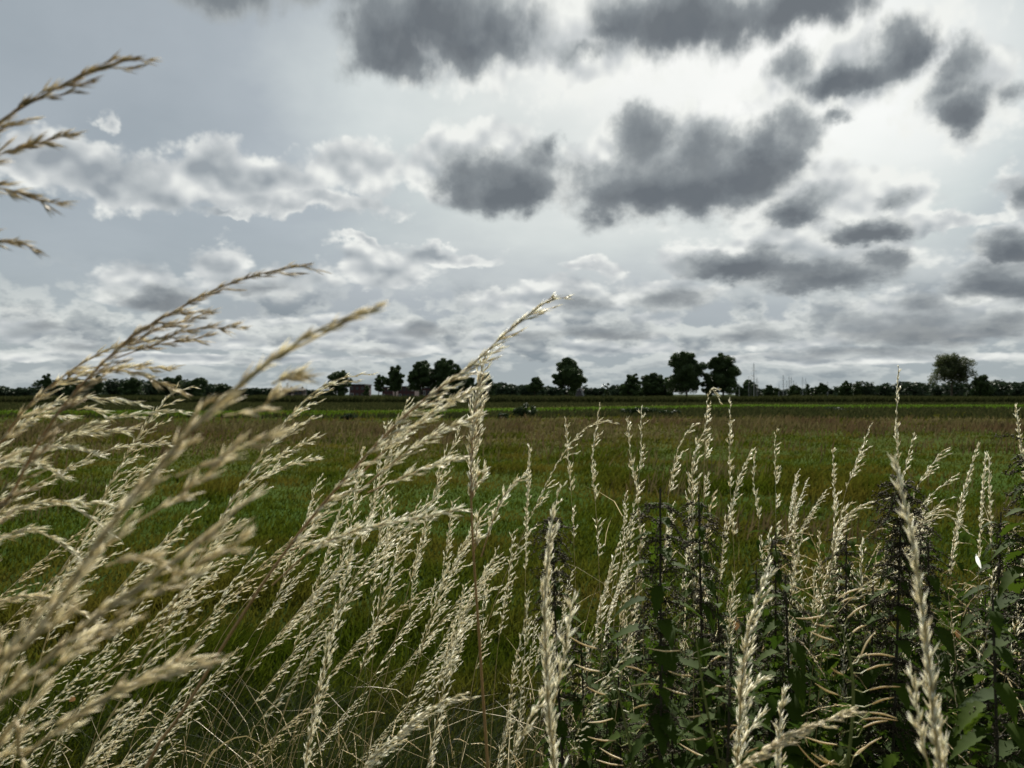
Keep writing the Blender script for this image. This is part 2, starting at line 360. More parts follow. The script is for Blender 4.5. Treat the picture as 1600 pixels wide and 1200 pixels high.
def spindles(S, o, d, ln, wd, tint, mi=0, ring=3):
    """many slim pointed husks: base, a ring of `ring` a third of the way up, tip"""
    o = np.asarray(o, float); n = len(o)
    if n == 0: return
    a, b = frames(d); ph = rng.uniform(0, 6.28, n); ln = np.broadcast_to(ln, (n,)); wd = np.broadcast_to(wd, (n,))
    vs = [o]
    for k in range(ring):
        th = ph+k*2*np.pi/ring
        vs.append(o+d*(ln*.36)[:, None]+(np.cos(th)*wd)[:, None]*a+(np.sin(th)*wd)[:, None]*b)
    vs.append(o+d*ln[:, None])
    v = np.stack(vs, 1); nv = ring+2; base = np.arange(n)[:, None]*nv; fs = []
    for k in range(ring):
        k2 = (k+1) % ring
        fs.append(base+np.array([[0, 1+k2, 1+k]])); fs.append(base+np.array([[1+k, 1+k2, nv-1]]))
    S.add(v, np.concatenate(fs), np.repeat(np.broadcast_to(tint, (n,)), nv), mi)
def blades(S, root, lean, h, w, tint, bend=.5, mi=0, face=None):
    """grass blades: two quads and a pointed tip, bowed over in the direction lean (n,2)"""
    n = len(root); h = np.broadcast_to(h, (n,)); w = np.broadcast_to(w, (n,))
    ang = rng.uniform(0, np.pi, n) if face is None else face
    side = np.stack([np.cos(ang), np.sin(ang), np.zeros(n)], 1)
    L3 = np.concatenate([lean, np.zeros((n, 1))], 1); vs = []
    for k, (t, ww) in enumerate(((0, .8), (.4, 1.), (.75, .6), (1., 0))):
        c = root+L3*(h*(t**1.8))[:, None]; c[:, 2] += h*t*(1-bend*.35*t*np.linalg.norm(lean, axis=1))
        if ww: vs += [c-side*(w*ww/2)[:, None], c+side*(w*ww/2)[:, None]]
        else: vs.append(c)
    v = np.stack(vs, 1); b = np.arange(n)[:, None]*7
    t7 = np.repeat(np.broadcast_to(tint, (n,)), 7)
    k = S.n
    S.add(v, np.concatenate([b+np.array([[0, 1, 3, 2]]), b+np.array([[2, 3, 5, 4]])]), t7, mi)
    S.f3.append((b+np.array([[4, 5, 6]]))+k); S.mi3.append(np.full(n, mi, np.int32))
def spline(pts, n=24):
    p = [np.array(q, float) for q in pts]; p = [2*p[0]-p[1]]+p+[2*p[-1]-p[-2]]; out = []
    segs = len(p)-3; per = max(3, n//segs)
    for i in range(segs):
        a, b, c, d = p[i:i+4]
        for t in np.linspace(0, 1, per, endpoint=(i == segs-1)):
            out.append(.5*((2*b)+(c-a)*t+(2*a-5*b+4*c-d)*t*t+(3*b-a-3*c+d)*t**3))
    return np.array(out)
def along(path, s):
    """points and directions at fractions s of the path's length"""
    seg = np.linalg.norm(np.diff(path, axis=0), axis=1); cum = np.concatenate([[0], np.cumsum(seg)])/seg.sum()
    P = np.stack([np.interp(s, cum, path[:, k]) for k in range(3)], -1)
    tg = unit(np.gradient(path, axis=0)); T = unit(np.stack([np.interp(s, cum, tg[:, k]) for k in range(3)], -1))
    return P, T, seg.sum()
# ---------------------------------------------------------------- the ground: one sheet out to the horizon
def hash2(x, y, s=1.0):
    """smooth value noise, 0..1"""
    x = np.asarray(x)*s; y = np.asarray(y)*s; xi = np.floor(x); yi = np.floor(y); fx = x-xi; fy = y-yi
    h = lambda a, b: (np.sin(a*127.1+b*311.7)*43758.5453) % 1.0
    fx = fx*fx*(3-2*fx); fy = fy*fy*(3-2*fy)
    return (h(xi, yi)*(1-fx)+h(xi+1, yi)*fx)*(1-fy)+(h(xi, yi+1)*(1-fx)+h(xi+1, yi+1)*fx)*fy
def ground_z(x, y):
    return (hash2(x, y, .8)-.5)*.06+(hash2(x+9, y, .23)-.5)*.10
rad = np.concatenate([np.linspace(0, 12, 60)[1:], 12*1.085**np.arange(1, 70)]); rad = rad[rad < 3200]; rad = np.append(rad, 3400)
th = np.concatenate([np.linspace(-50, 50, 180), np.linspace(50, 310, 60)[1:-1]])
nr, na = len(rad), len(th)
X = rad[:, None]*np.sin(np.radians(th)); Y = rad[:, None]*np.cos(np.radians(th))
Z = ground_z(X, Y)*np.clip((110-rad)/60, 0, 1)[:, None]
v = np.concatenate([[[0, 0, 0]], np.stack([X, Y, Z], -1).reshape(-1, 3)])
i = np.arange(nr-1)[:, None]*na+1; j = np.arange(na)[None]
f = np.stack([i+j, i+na+j, i+na+(j+1) % na, i+(j+1) % na], -1).reshape(-1, 4)
G = Soup(); G.add(v, f); G.f3.append(np.stack([np.zeros(na, int), 1+np.arange(na), 1+(np.arange(na)+1) % na], -1)); G.mi3.append(np.zeros(na, np.int32))
gm = bpy.data.materials.new('meadow_ground'); gm.use_nodes = True; t = gm.node_tree; N = t.nodes.new; L = t.links.new
t.nodes.remove(t.nodes['Principled BSDF']); p = N('ShaderNodeBsdfDiffuse'); L(p.outputs[0], t.nodes['Material Output'].inputs['Surface'])   # soil and thatch: no sheen
ge = N('ShaderNodeNewGeometry'); sp = N('ShaderNodeSeparateXYZ'); L(ge.outputs['Position'], sp.inputs[0])
n1 = N('ShaderNodeTexNoise'); n1.inputs['Scale'].default_value = .06; n1.inputs['Detail'].default_value = 5; L(ge.outputs['Position'], n1.inputs['Vector'])
n2 = N('ShaderNodeTexNoise'); n2.inputs['Scale'].default_value = 1.2; n2.inputs['Detail'].default_value = 8; n2.inputs['Roughness'].default_value = .7; L(ge.outputs['Position'], n2.inputs['Vector'])
def mth(op, *a):
    n = N('ShaderNodeMath'); n.operation = op
    for k, q in enumerate(a):
        if isinstance(q, (int, float)): n.inputs[k].default_value = q
        else: L(q, n.inputs[k])
    return n.outputs[0]
ratio = mth('DIVIDE', sp.outputs[0], mth('MAXIMUM', sp.outputs[1], 1.0)); skew = N('ShaderNodeMapRange'); skew.inputs['From Min'].default_value = -.15; skew.inputs['From Max'].default_value = .3; L(ratio, skew.inputs['Value'])
skew.inputs['To Min'].default_value = 1.0; skew.inputs['To Max'].default_value = .62
d_ = mth('ADD', mth('MULTIPLY', sp.outputs[1], skew.outputs[0]), mth('MULTIPLY', mth('SUBTRACT', n1.outputs['Fac'], .5), 14.0))   # field edges wander a little
lg = mth('DIVIDE', mth('LOGARITHM', mth('MAXIMUM', d_, 1.0), 10.0), 3.6)
rp = N('ShaderNodeValToRGB'); L(lg, rp.inputs[0]); cr = rp.color_ramp; cr.interpolation = 'LINEAR'
stops = [(2, (.018, .026, .008)), (8, (.030, .050, .012)), (15, (.040, .052, .016)), (22, (.055, .050, .022)), (34, (.060, .052, .025)), (40, (.036, .044, .014)), (46, (.030, .042, .012)),
         (49, (.045, .085, .014)), (64, (.050, .092, .016)), (68, (.062, .060, .022)), (130, (.058, .060, .022)), (300, (.025, .030, .014)), (2500, (.04, .05, .03))]
for k, (dd, c) in enumerate(stops):
    e = cr.elements[k] if k < 2 else cr.elements.new(min(1, math.log10(dd)/3.6)); e.position = min(1, math.log10(dd)/3.6); e.color = (*c, 1)
mx = N('ShaderNodeMix'); mx.data_type = 'RGBA'; mx.blend_type = 'MULTIPLY'; mx.inputs[0].default_value = 1
g2 = N('ShaderNodeMapRange'); g2.inputs['To Min'].default_value = .45; g2.inputs['To Max'].default_value = 1.5; L(n2.outputs['Fac'], g2.inputs['Value'])
L(rp.outputs[0], mx.inputs[6]); L(g2.outputs[0], mx.inputs[7]); L(mx.outputs[2], p.inputs[0])
tag(G.build('ground', gm), kind='structure')

# ---------------------------------------------------------------- meadow grass and brown sedge in front of us
def wedge(n, d0, d1, half=44):
    d = d0*(d1/d0)**rng.uniform(0, 1, n); a = np.radians(rng.uniform(-half, half, n)); return d*np.tan(a), d
def clumpy(x, y, k): return hash2(x, y, k)*.6+hash2(x+50, y+20, k*2.7)*.4
n = 330000
x, y = wedge(n, 2.0, 60); c = clumpy(x, y, .9); brown = np.clip((y-17)/14, 0, 1)*np.clip((48-y)/6, 0, 1)
keep = rng.uniform(0, 1, n) < np.clip(.35+c, 0, 1)*(1-.3*brown); x, y, c = x[keep], y[keep], c[keep]; n = len(x)
tus = np.clip(hash2(x+7, y*1.3, .45)*hash2(x, y, 1.3)*3-1.0, 0, 1)          # taller tussocks here and there
h = (.035+.08*c**1.5+.15*tus)*rng.uniform(.6, 1.5, n)*(1+.5*(y < 3.6)); w = .004+.0011*y
lean = np.stack([rng.normal(.25, .45, n), rng.normal(0, .45, n)], 1)
S = Soup(); blades(S, np.stack([x, y, ground_z(x, y)-.01], 1), lean, h, w, np.clip(c*.6+rng.normal(.2, .25, n)-.25*tus, 0, 1))
tag(S.build('meadow_grass', MAT['grass']), 'short green meadow grass growing unevenly across the field', 'grass', kind='stuff')
n = 90000
x, y = wedge(n, 7, 47, 42); c = clumpy(x+3, y*.6, .35)
dens = np.clip((y-15)/12, 0, 1)*(.25+.65*np.clip(clumpy(x, y*.5, .11)*2-.4, 0, 1))*np.clip((42-y)/6, 0, 1)+np.clip((c-.62)*6, 0, 1)*.35
keep = rng.uniform(0, 1, n) < dens*np.clip(c*1.6-.2, .08, 1); x, y, c = x[keep], y[keep], c[keep]; n = len(x)
h = (.16+.22*c)*rng.uniform(.6, 1.5, n)*np.clip(y/14, .7, 1); w = .003+.0012*y*rng.uniform(.5, 1.3, n)
lean = np.stack([rng.normal(.2, .3, n), rng.normal(0, .25, n)], 1)
S = Soup(); blades(S, np.stack([x, y, ground_z(x, y)-.01], 1), lean, h, w, np.clip(rng.normal(.45, .3, n), 0, 1))
tag(S.build('brown_sedge', MAT['sedge']), 'brown and reddish seeding grass standing above the meadow', 'grass', kind='stuff')
# beyond the brown belt: the mown green strip, the olive strip, and the reed belt along the ditch
n = 70000
y = rng.uniform(44, 119, n); x = rng.uniform(-1, 1, n)*y*.95; c = clumpy(x, y, .12)
ye = y*(1-.38*np.clip((x/y+.15)/.45, 0, 1))+6*hash2(x, y*0, .05); far = (ye > 66) | (ye < 50)
S = Soup(); blades(S, np.stack([x, y, ground_z(x, y)*.5-.02], 1), np.stack([rng.normal(.2, .3, n), rng.normal(0, .3, n)], 1), np.where(far, .30, .14)*rng.uniform(.5, 1.4, n), .10, np.clip(rng.normal(.5, .3, n), 0, 1), mi=0)
fm = np.repeat(far, 1); S.mi4 = [np.tile(fm, 2).astype(np.int32)]; S.mi3 = [fm.astype(np.int32)]
tag(S.build('far_field_grass', [MAT['grass_far'], MAT['reed']]), 'bright green strip of short grass with an olive strip behind it', 'grass', kind='stuff')
n = 60000
y = rng.uniform(119, 125, n); x = rng.uniform(-125, 125, n)
h = (.85+.35*hash2(x, y, .13)+.25*hash2(x, y, .5))*rng.uniform(.6, 1.15, n)
S = Soup(); blades(S, np.stack([x, y, 0*x-.02], 1), np.stack([rng.normal(.2, .2, n), rng.normal(0, .2, n)], 1), h, .14, np.clip(rng.normal(.35, .3, n), 0, 1), face=rng.normal(0, .5, n))
tag(S.build('reed_belt', MAT['reed']), 'long low belt of reeds along the ditch at the far side of the field', 'reeds', kind='stuff')
n = 16000
y = rng.uniform(135, 195, n); x = rng.uniform(-1, 1, n)*y*.95
S = Soup(); blades(S, np.stack([x, y, 0*x-.02], 1), np.stack([rng.normal(.2, .2, n), rng.normal(0, .2, n)], 1), rng.uniform(.5, 1.0, n), .5, np.clip(rng.normal(.5, .3, n), 0, 1), face=rng.normal(0, .5, n))
tag(S.build('rough_grass', MAT['reed']), 'strip of rough tall grass between the reed belt and the trees', 'grass', kind='stuff')

# ---------------------------------------------------------------- trees
def leaf_cloud(S, cen, radii, n, size, squash=1.0, tint=(.5, .25), mi=0, shell=.55):
    """n leaf-sprays spread through an ellipsoid, thicker towards its skin"""
    d = unit(rng.normal(size=(n, 3))); r = rng.uniform(shell**3, 1, n)**(1/3)*(1+rng.normal(0, .07, n))
    p = np.asarray(cen)+d*r[:, None]*np.asarray(radii)
    nr_ = unit(d*.5+rng.normal(size=(n, 3))*.8); a, b = frames(nr_); s = size*rng.uniform(.5, 1.3, n)[:, None]; q = rng.uniform(.3, .7, (n, 1))
    v = np.stack([p-a*s, p+b*s*q, p+a*s, p-b*s*q*1.2], 1)
    f = np.arange(n)[:, None]*4+np.array([[0, 1, 2, 3]])
    S.add(v, f, np.repeat(np.clip(rng.normal(tint[0], tint[1], n)+rng.normal(0, .1), 0, 1), 4), mi)
def make_tree(px, top, width, d, label, base=616, kind='tree', mat='tree', group=None, lobes=14, open_=0, trunk_frac=.22, name='tree', leaf=None, cat='tree'):
    P = at(px, base, d); H = (base-top)/FOC*d; Wd = width/FOC*d; gz = 0.0
    root = thing(name, label, cat, (P.x, d, 0), group); H = at(px, top, d).z
    cr_ = Soup(); tk = Soup(); z0 = H*trunk_frac; r = np.random.default_rng(int(px*7+top))
    lean = r.normal(0, .03)*H
    tube(tk, [(0, 0, -.1), (lean*.2, 0, z0*.6), (lean*.6, 0, H*.45), (lean, 0, H*.8)], [H*.028, H*.022, H*.016, H*.006], 7)
    lob = []
    for k in range(lobes):
        u = (k+.5)/lobes; ang = k*2.4+r.uniform(-.4, .4); z = z0+(H-z0)*(.16+.74*u)
        prof = math.sin(math.pi*min(1, .22+.70*u))**.6
        rr = Wd/2*prof*r.uniform(.35, .75)*(1 if k % 3 else .35)
        lr = Wd*r.uniform(.17, .27)*(1.15-.35*u); c = (lean+math.cos(ang)*rr, math.sin(ang)*rr, z)
        lob.append((c, lr))
        q = np.array([(lean*.4, 0, z0+(z-z0)*.35), ((lean*.4+c[0])*.45, c[1]*.45, z-lr*.6), (c[0], c[1], z)])
        tube(tk, q, [H*.011, H*.007, H*.002], 4)
        if open_:
            for _ in range(5):
                e = np.array(c)+r.normal(size=3)*lr*.7; tube(tk, [q[1], (q[1]+e)/2+r.normal(size=3)*lr*.1, e], [H*.005, H*.003, H*.001], 3)
    lf = leaf or max(.16, d/1100)
    for c, lr in lob:
        m = int((900 if not open_ else 330)*min(3.2, (lr/lf)**2/22)); nsub = 7
        for _ in range(nsub):
            e = unit(r.normal(size=(1, 3)))[0]*lr*r.uniform(.35, .85)
            leaf_cloud(cr_, np.array(c)+e, (lr*.48, lr*.48, lr*.38), max(12, m//nsub), lf, tint=(.3+.25*r.uniform(), .25), shell=.1)
    tk.build('trunk', MAT['bark'], root); cr_.build('crown', MAT[mat], root); return root
TREES = [ # px, top, width, depth, label, extra
 (525, 581, 44, 230, 'round dark tree on its own just left of the brick building', {}),
 (573, 601, 13, 250, 'smallest conical tree in front of the left end of the brick building', dict(lobes=8, trunk_frac=.08)),
 (591, 585, 22, 240, 'slim oval tree standing before the middle of the brick building', dict(lobes=10)),
 (618, 569, 33, 230, 'tall narrow dark tree rising behind the brick building, left of the two broad ones', dict(lobes=14, trunk_frac=.16)),
 (657, 564, 46, 225, 'broad round tree with a clear short trunk at the right end of the brick building', {}),
 (698, 562, 58, 225, 'broadest dark tree of the group right of the brick building', dict(lobes=18, trunk_frac=.12)),
 (730, 588, 30, 240, 'low dark tree filling the gap beside the broadest tree', dict(lobes=10, trunk_frac=.05)),
 (757, 582, 32, 235, 'last tree at the right end of the group by the brick building, crown spreading right', {}),
 (770, 597, 20, 300, 'low bushy tree at the foot of the group beside the far wood', dict(lobes=8, trunk_frac=.05)),
 (835, 589, 25, 230, 'small round tree with a short bare trunk left of the tall solitary tree', dict(trunk_frac=.3)),
 (888, 559, 54, 220, 'tall solitary tree with an uneven crown near the middle of the horizon', dict(lobes=17, trunk_frac=.2)),
 (949, 597, 12, 230, 'tiny leaning dark tree between the pylon and the dark thicket', dict(lobes=6, trunk_frac=.1)),
 (985, 584, 34, 235, 'leftmost rounded tree of the dark thicket', dict(lobes=14, trunk_frac=.03)),
 (1018, 588, 44, 240, 'low broad tree in the middle of the dark thicket', dict(lobes=16, trunk_frac=.03)),
 (1044, 590, 34, 238, 'low tree of the thicket touching the left of the pair of tall trees', dict(lobes=12, trunk_frac=.03)),
 (1073, 549, 66, 220, 'left one of the pair of tall trees, with a domed crown', dict(lobes=22, trunk_frac=.1)),
 (1107, 580, 28, 222, 'short tree squeezed between the pair of tall trees', dict(lobes=10, trunk_frac=.04)),
 (1131, 552, 62, 220, 'right one of the pair of tall trees, with a flat-sided dark crown', dict(lobes=22, trunk_frac=.08)),
 (1170, 595, 34, 260, 'low bush-like tree right of the pair of tall trees, behind the tall mast', dict(lobes=10, trunk_frac=.03)),
 (1205, 604, 26, 260, 'low rounded bush-tree beneath the left masts of the harbour', dict(lobes=8, trunk_frac=.03)),
 (1241, 603, 26, 255, 'low dark dome-shaped tree beneath the thickest cluster of masts', dict(lobes=8, trunk_frac=.03)),
 (1261, 598, 12, 255, 'small upright tree right of the cluster of masts', dict(lobes=7, trunk_frac=.08)),
 (1284, 600, 24, 260, 'low tree just left of the dark wood on the right', dict(lobes=8, trunk_frac=.05)),
 (1322, 597, 24, 250, 'first dark tree of the wood on the right, with a flat top', dict(lobes=10, trunk_frac=.04)),
 (1341, 598, 16, 250, 'second smaller dark tree of the wood on the right', dict(lobes=8, trunk_frac=.06)),
 (1487, 557, 72, 235, 'pale airy tree with visible branches and gaps on the right of the horizon', dict(lobes=20, trunk_frac=.42, open_=1, mat='tree_pale')),
 (1530, 588, 38, 232, 'dark rounded tree under the right side of the pale airy tree', dict(lobes=14, trunk_frac=.03)),
 (72, 584, 20, 300, 'tall small-headed tree rising from the wood at the far left', dict(lobes=9, trunk_frac=.35)),
 (112, 592, 38, 290, 'dark tree of the left wood, second from the far left', dict(lobes=12, trunk_frac=.05)),
 (150, 590, 34, 285, 'dark tree of the left wood behind the drooping seed heads', dict(lobes=12, trunk_frac=.05)),
 (205, 593, 40, 285, 'dark tree near the middle of the left wood', dict(lobes=12, trunk_frac=.05)),
 (268, 588, 44, 280, 'broadest dark tree of the left wood', dict(lobes=14, trunk_frac=.04)),
 (308, 590, 38, 280, 'right-hand dark tree of the left wood, with a rounded top', dict(lobes=12, trunk_frac=.04)),
 (350, 601, 26, 290, 'lower tree where the left wood tapers off to the right', dict(lobes=8, trunk_frac=.05)),
]
for px, top, wd, d, lab, kw in TREES: make_tree(px, top, wd, d, lab, group='trees along the horizon', **kw)
# far woods that read as one mass
def wood(name, label, runs, d, depth=30):
    S = Soup()
    for x0, x1, top in runs:
        w = (x1-x0)/FOC*d; m = max(2, int(w/5))
        for k in range(m):
            px = x0+(x1-x0)*(k+.5)/m; hh = at(px, top, d).z*rng.uniform(.72, 1.06)
            dd = d+rng.uniform(0, depth); q = at(px, top, dd)
            for z in (.2, .5, .75): leaf_cloud(S, (q.x+rng.normal(0, 1), dd, hh*z*.97), (4.8, 3, hh*.30), 230, d/430, tint=(.4, .25), shell=.1)
    tag(S.build(name, MAT['wood']), label, 'wood', kind='stuff')
wood('far_wood', 'dense dark wood closing the horizon at the right edge', [(1310, 1480, 596), (1480, 1640, 594), (1545, 1760, 592)], 330)
wood('far_wood', 'low dark wood along the horizon at the left edge', [(-130, 70, 603), (60, 360, 594), (-200, -60, 600), (90, 330, 591)], 330)
wood('far_wood', 'distant low wood in the middle of the horizon between the tree groups', [(740, 860, 601), (780, 800, 597), (850, 905, 604), (905, 960, 606), (955, 1000, 602)], 480)
wood('far_wood', 'thin low band of distant trees behind the masts and the houses', [(355, 520, 607), (640, 740, 606), (1150, 1345, 606)], 520)

# bushes in the field
def bush(px, base, top, wd, label, n=1500):
    d = EYE*FOC/(base-616); P = at(px, base, d); root = thing('field_bush', label, 'bush', (P.x, d, 0), 'dark bushes out in the field')
    hh = (base-top)/FOC*d; w = wd/FOC*d; S = Soup(); T = Soup()
    for k in range(8):
        cx = (k/7-.5)*w*.8; hk = hh*rng.uniform(.45, 1)*(1-.5*abs(k/7-.5)); leaf_cloud(S, (cx, rng.normal(0, .2), hk*.55), (w*.16, w*.14, hk*.5), n//8, .07, shell=.05)
        tube(T, [(cx*.3, 0, -.05), (cx*.8, 0, hk*.5), (cx, 0, hk*.9)], [.03, .02, .008], 4)
    T.build('branches', MAT['bark'], root); S.build('foliage', MAT['rush'], root)
bush(820, 652, 628, 34, 'compact dark bush in the field left of the middle')
bush(985, 650, 631, 26, 'dark bush at the left end of the low thicket in the field')
bush(1015, 649, 634, 50, 'long low dark thicket in the field below the dark trees')
bush(1048, 650, 637, 34, 'low scrubby end of the thicket, thinning out to the right')
bush(1300+5, 642, 634, 30, 'faint low tuft of bush on the right of the green strip', 600)
bush(545, 655, 641, 22, 'small dark tuft in the bright green strip below the brick building', 600)
bush(786, 655, 640, 16, 'tiny dark tuft left of the compact bush', 400)

# ---------------------------------------------------------------- buildings, poles, masts
def box(S, x0, x1, y0, y1, z0, z1, mi=0):
    v = [(x, y, z) for z in (z0, z1) for y in (y0, y1) for x in (x0, x1)]
    S.add(v, [(0, 1, 3, 2)[::-1], (4, 5, 7, 6), (0, 1, 5, 4), (1, 3, 7, 5), (3, 2, 6, 7), (2, 0, 4, 6)], .5, mi)
M_brick = plain_mat('dark_brick', c4(.046, .020, .022), c4(.072, .032, .032), 2.5, .85)
M_roof = plain_mat('dark_roof', c4(.035, .033, .038), c4(.055, .050, .055), 2, .8)
M_glass = plain_mat('window_glass', c4(.02, .025, .03), c4(.04, .045, .05), 1, .2, spec=.6)
M_pale = plain_mat('pale_frame', c4(.30, .30, .30), c4(.40, .40, .40), 3, .6)
M_metal = plain_mat('grey_metal', c4(.20, .21, .22), c4(.30, .31, .32), 6, .45, .5)
M_wall = plain_mat('house_wall', c4(.05, .036, .034), c4(.08, .06, .05), 3, .85)
def block(px0, px1, top, d, label, floors=2, nwin=6):
    a, b = at(px0, 616, d), at(px1, 616, d); zt = at(px0, top, d).z; w = b.x-a.x
    r = thing('brick_building', label, 'building', ((a.x+b.x)/2, d, 0), 'brick building blocks'); dp = 12
    S = Soup(); box(S, -w/2, w/2, 0, dp, -.2, zt); S.build('wall', M_brick, r, False)
    S = Soup(); box(S, -w/2-.2, w/2+.2, -.25, dp+.2, zt+.003, zt+.4); S.build('roof', M_roof, r, False)
    fh = zt/floors
    for f_ in range(floors):
        for k in range(nwin):
            cx = -w/2+w*(k+.5)/nwin; zb = f_*fh+fh*.3; S = Soup(); ww = min(1.1, w/nwin*.3)
            for (x0, x1, z0, z1) in ((cx-ww, cx+ww, zb, zb+.12), (cx-ww, cx+ww, zb+fh*.45, zb+fh*.45+.12), (cx-ww, cx-ww+.12, zb+.12, zb+fh*.45), (cx+ww-.12, cx+ww, zb+.12, zb+fh*.45)): box(S, x0, x1, -.06, -.003, z0, z1)
            wn = S.build('window', M_pale if (f_+k) % 4 == 0 else M_roof, r, False)
            S = Soup(); box(S, cx-ww+.12, cx+ww-.12, -.03, -.004, zb+.12, zb+fh*.45); S.build('pane', M_glass, wn, False)
block(546, 570, 602, 262, 'flat-roofed dark brick block, the tall left part of the building', 2, 3)
block(597, 614, 606, 264, 'short dark brick block between the slim tree and the tall narrow tree', 2, 3)
block(622, 648, 605, 264, 'dark brick block partly hidden by the broad round tree', 2, 4)
block(660, 690, 607, 268, 'lowest dark brick block behind the two broad trees', 1, 5)
def house(px, w_px, eave, ridge, d, label, turn=0.0):
    P = at(px, 616, d); w = w_px/FOC*d; ze = at(px, eave, d).z; zr = at(px, ridge, d).z; dp = 7
    r = thing('house', label, 'house', (P.x, d, 0), 'small houses on the horizon', turn)
    S = Soup(); box(S, -w/2, w/2, 0, dp, -.2, ze); S.build('wall', M_wall, r, False)
    S = Soup(); e = .4
    v = [(-w/2-e, -e, ze), (w/2+e, -e, ze), (w/2+e, dp+e, ze), (-w/2-e, dp+e, ze), (-w/2, dp/2, zr), (w/2, dp/2, zr)]
    S.add(v, [(0, 1, 5, 4), (2, 3, 4, 5)]); S.add(v, [(1, 2, 5), (3, 0, 4)]); rf = S.build('roof', M_roof, r, False)
    S = Soup(); box(S, w*.2, w*.2+.7, dp/2-.35, dp/2+.35, zr-.5, zr+.8); S.build('chimney', M_brick, rf, False)
    for k in range(2):
        cx = (k-.5)*w*.45; S = Soup(); box(S, cx-.7, cx+.7, -.05, -.003, ze*.35, ze*.75); S.build('window', M_glass, r, False)
house(432, 14, 609, 605.5, 420, 'leftmost of the small houses, right of the left wood')
house(449, 12, 609.5, 606, 430, 'middle one of the small houses, beneath the thin turbine')
house(466, 14, 609.5, 606.5, 425, 'rightmost of the small houses, left of the thin pole')
def mast(px, top, d, r_, label, cat='mast', name='boat_mast', base=616, extra=None, group=None):
    P = at(px, base, d); zt = at(px, top, d).z
    root = thing(name, label, cat, (P.x, d, 0), group); S = Soup(); tube(S, [(0, 0, 0), (0, 0, zt*.5), (0, 0, zt)], [r_, r_*.85, r_*.55], 6); S.build('pole', M_metal, root)
    if extra: extra(root, zt, r_)
    return root
def rig(root, zt, r_):
    S = Soup(); s = .07*zt
    for z in (.55, .78): tube(S, [(-s, 0, zt*z), (0, 0, zt*z+.05), (s, 0, zt*z)], .05, 4)
    S.build('spreader', M_metal, root)
    S = Soup()
    for q in (-1, 1): tube(S, [(0, 0, zt*.98), (q*s*.9, 0, zt*.78), (q*s, 0, zt*.55), (q*s*1.2, 0, .3)], .022, 3)
    S.build('stay', M_metal, root)
mast(1178, 567, 240, .13, 'tallest thin mast standing alone right of the pair of tall trees', extra=rig, group='masts rising above the trees')
mast(1155, 598, 240, .12, 'short pale post close to the right side of the tall tree pair', 'post', 'wooden_post')
mast(1183, 590, 250, .06, 'very thin short mast just right of the tallest mast', extra=rig, group='masts rising above the trees')
for px, top, rr, lab in ((1217, 600, .12, 'short mast at the left end of the harbour cluster'), (1224, 586, .2, 'thick tall mast on the left of the harbour cluster'), (1229, 595, .12, 'short thin mast right of the thick one'),
   (1233, 588, .16, 'left one of the two close tall masts in the cluster'), (1236.5, 589, .16, 'right one of the two close tall masts in the cluster'), (1240, 594, .12, 'mast of middling height on the right of the cluster'), (1244, 597, .1, 'low thin mast at the right of the cluster'),
   (1254, 589, .13, 'slim tall mast above the small upright tree, left of its twin'), (1259, 591, .13, 'slim mast above the small upright tree, right of its twin'), (1293, 596, .13, 'single mast standing apart at the left of the dark wood')):
    mast(px, top, 420, rr, lab, extra=rig, group='masts rising above the trees')
def lamp_head(root, zt, r_):
    S = Soup(); tube(S, [(0, 0, zt), (.4, -.2, zt+.15), (1.0, -.5, zt+.15)], .05, 5); S.build('arm', M_metal, root)
    S = Soup(); box(S, .75, 1.5, -.75, -.3, zt+.02, zt+.16); S.build('lamp_head', M_pale, root, False)
mast(1170, 588, 240, .08, 'slim street lamp just left of the tallest mast', 'street lamp', 'street_lamp', extra=lamp_head)
def blades3(root, zt, r_):
    S = Soup()
    for k in range(3):
        a = k*2.094+.5; tube(S, [(0, -.6, zt), (math.cos(a)*zt*.14, -.6, zt+math.sin(a)*zt*.14), (math.cos(a)*zt*.28, -.6, zt+math.sin(a)*zt*.28)], [.35, .3, .08], 4)
    S.build('rotor', M_pale, root); S = Soup(); box(S, -.5, .5, -.5, 1.6, zt-.4, zt+.5); S.build('nacelle', M_pale, root, False)
mast(449, 599, 900, .5, 'thin distant wind turbine above the small houses', 'wind turbine', 'wind_turbine', extra=blades3)
mast(479, 601, 430, .12, 'thin bare pole right of the small houses', 'pole', 'bare_pole')
def pylon(px, top, d, label):
    P = at(px, 616, d); zt = at(px, top, d).z; root = thing('power_pylon', label, 'pylon', (P.x, d, 0), 'power pylons far away')
    S = Soup(); b = zt*.11
    for sx in (-1, 1):
        for sy in (-1, 1): tube(S, [(sx*b, sy*b, 0), (sx*b*.35, sy*b*.35, zt*.6), (0, 0, zt)], .16, 4)
    for k in range(5):
        z0, z1 = zt*k/6, zt*(k+1)/6; w0, w1 = b*(1-k/6), b*(1-(k+1)/6); tube(S, [(-w0, -w0, z0), (0, -w0, (z0+z1)/2), (w1, -w1, z1)], .1, 3); tube(S, [(w0, -w0, z0), (0, -w0, (z0+z1)/2), (-w1, -w1, z1)], .1, 3)
    S.build('lattice', M_metal, root)
    for z, w in ((.70, .22), (.84, .16)):
        S = Soup(); tube(S, [(-zt*w, 0, zt*z), (0, 0, zt*z+.5), (zt*w, 0, zt*z)], .2, 4); S.build('crossarm', M_metal, root)
pylon(943, 598, 900, 'tiny lattice pylon left of the tiny leaning tree')
pylon(1204, 600, 900, 'tiny lattice pylon behind the low trees left of the masts')
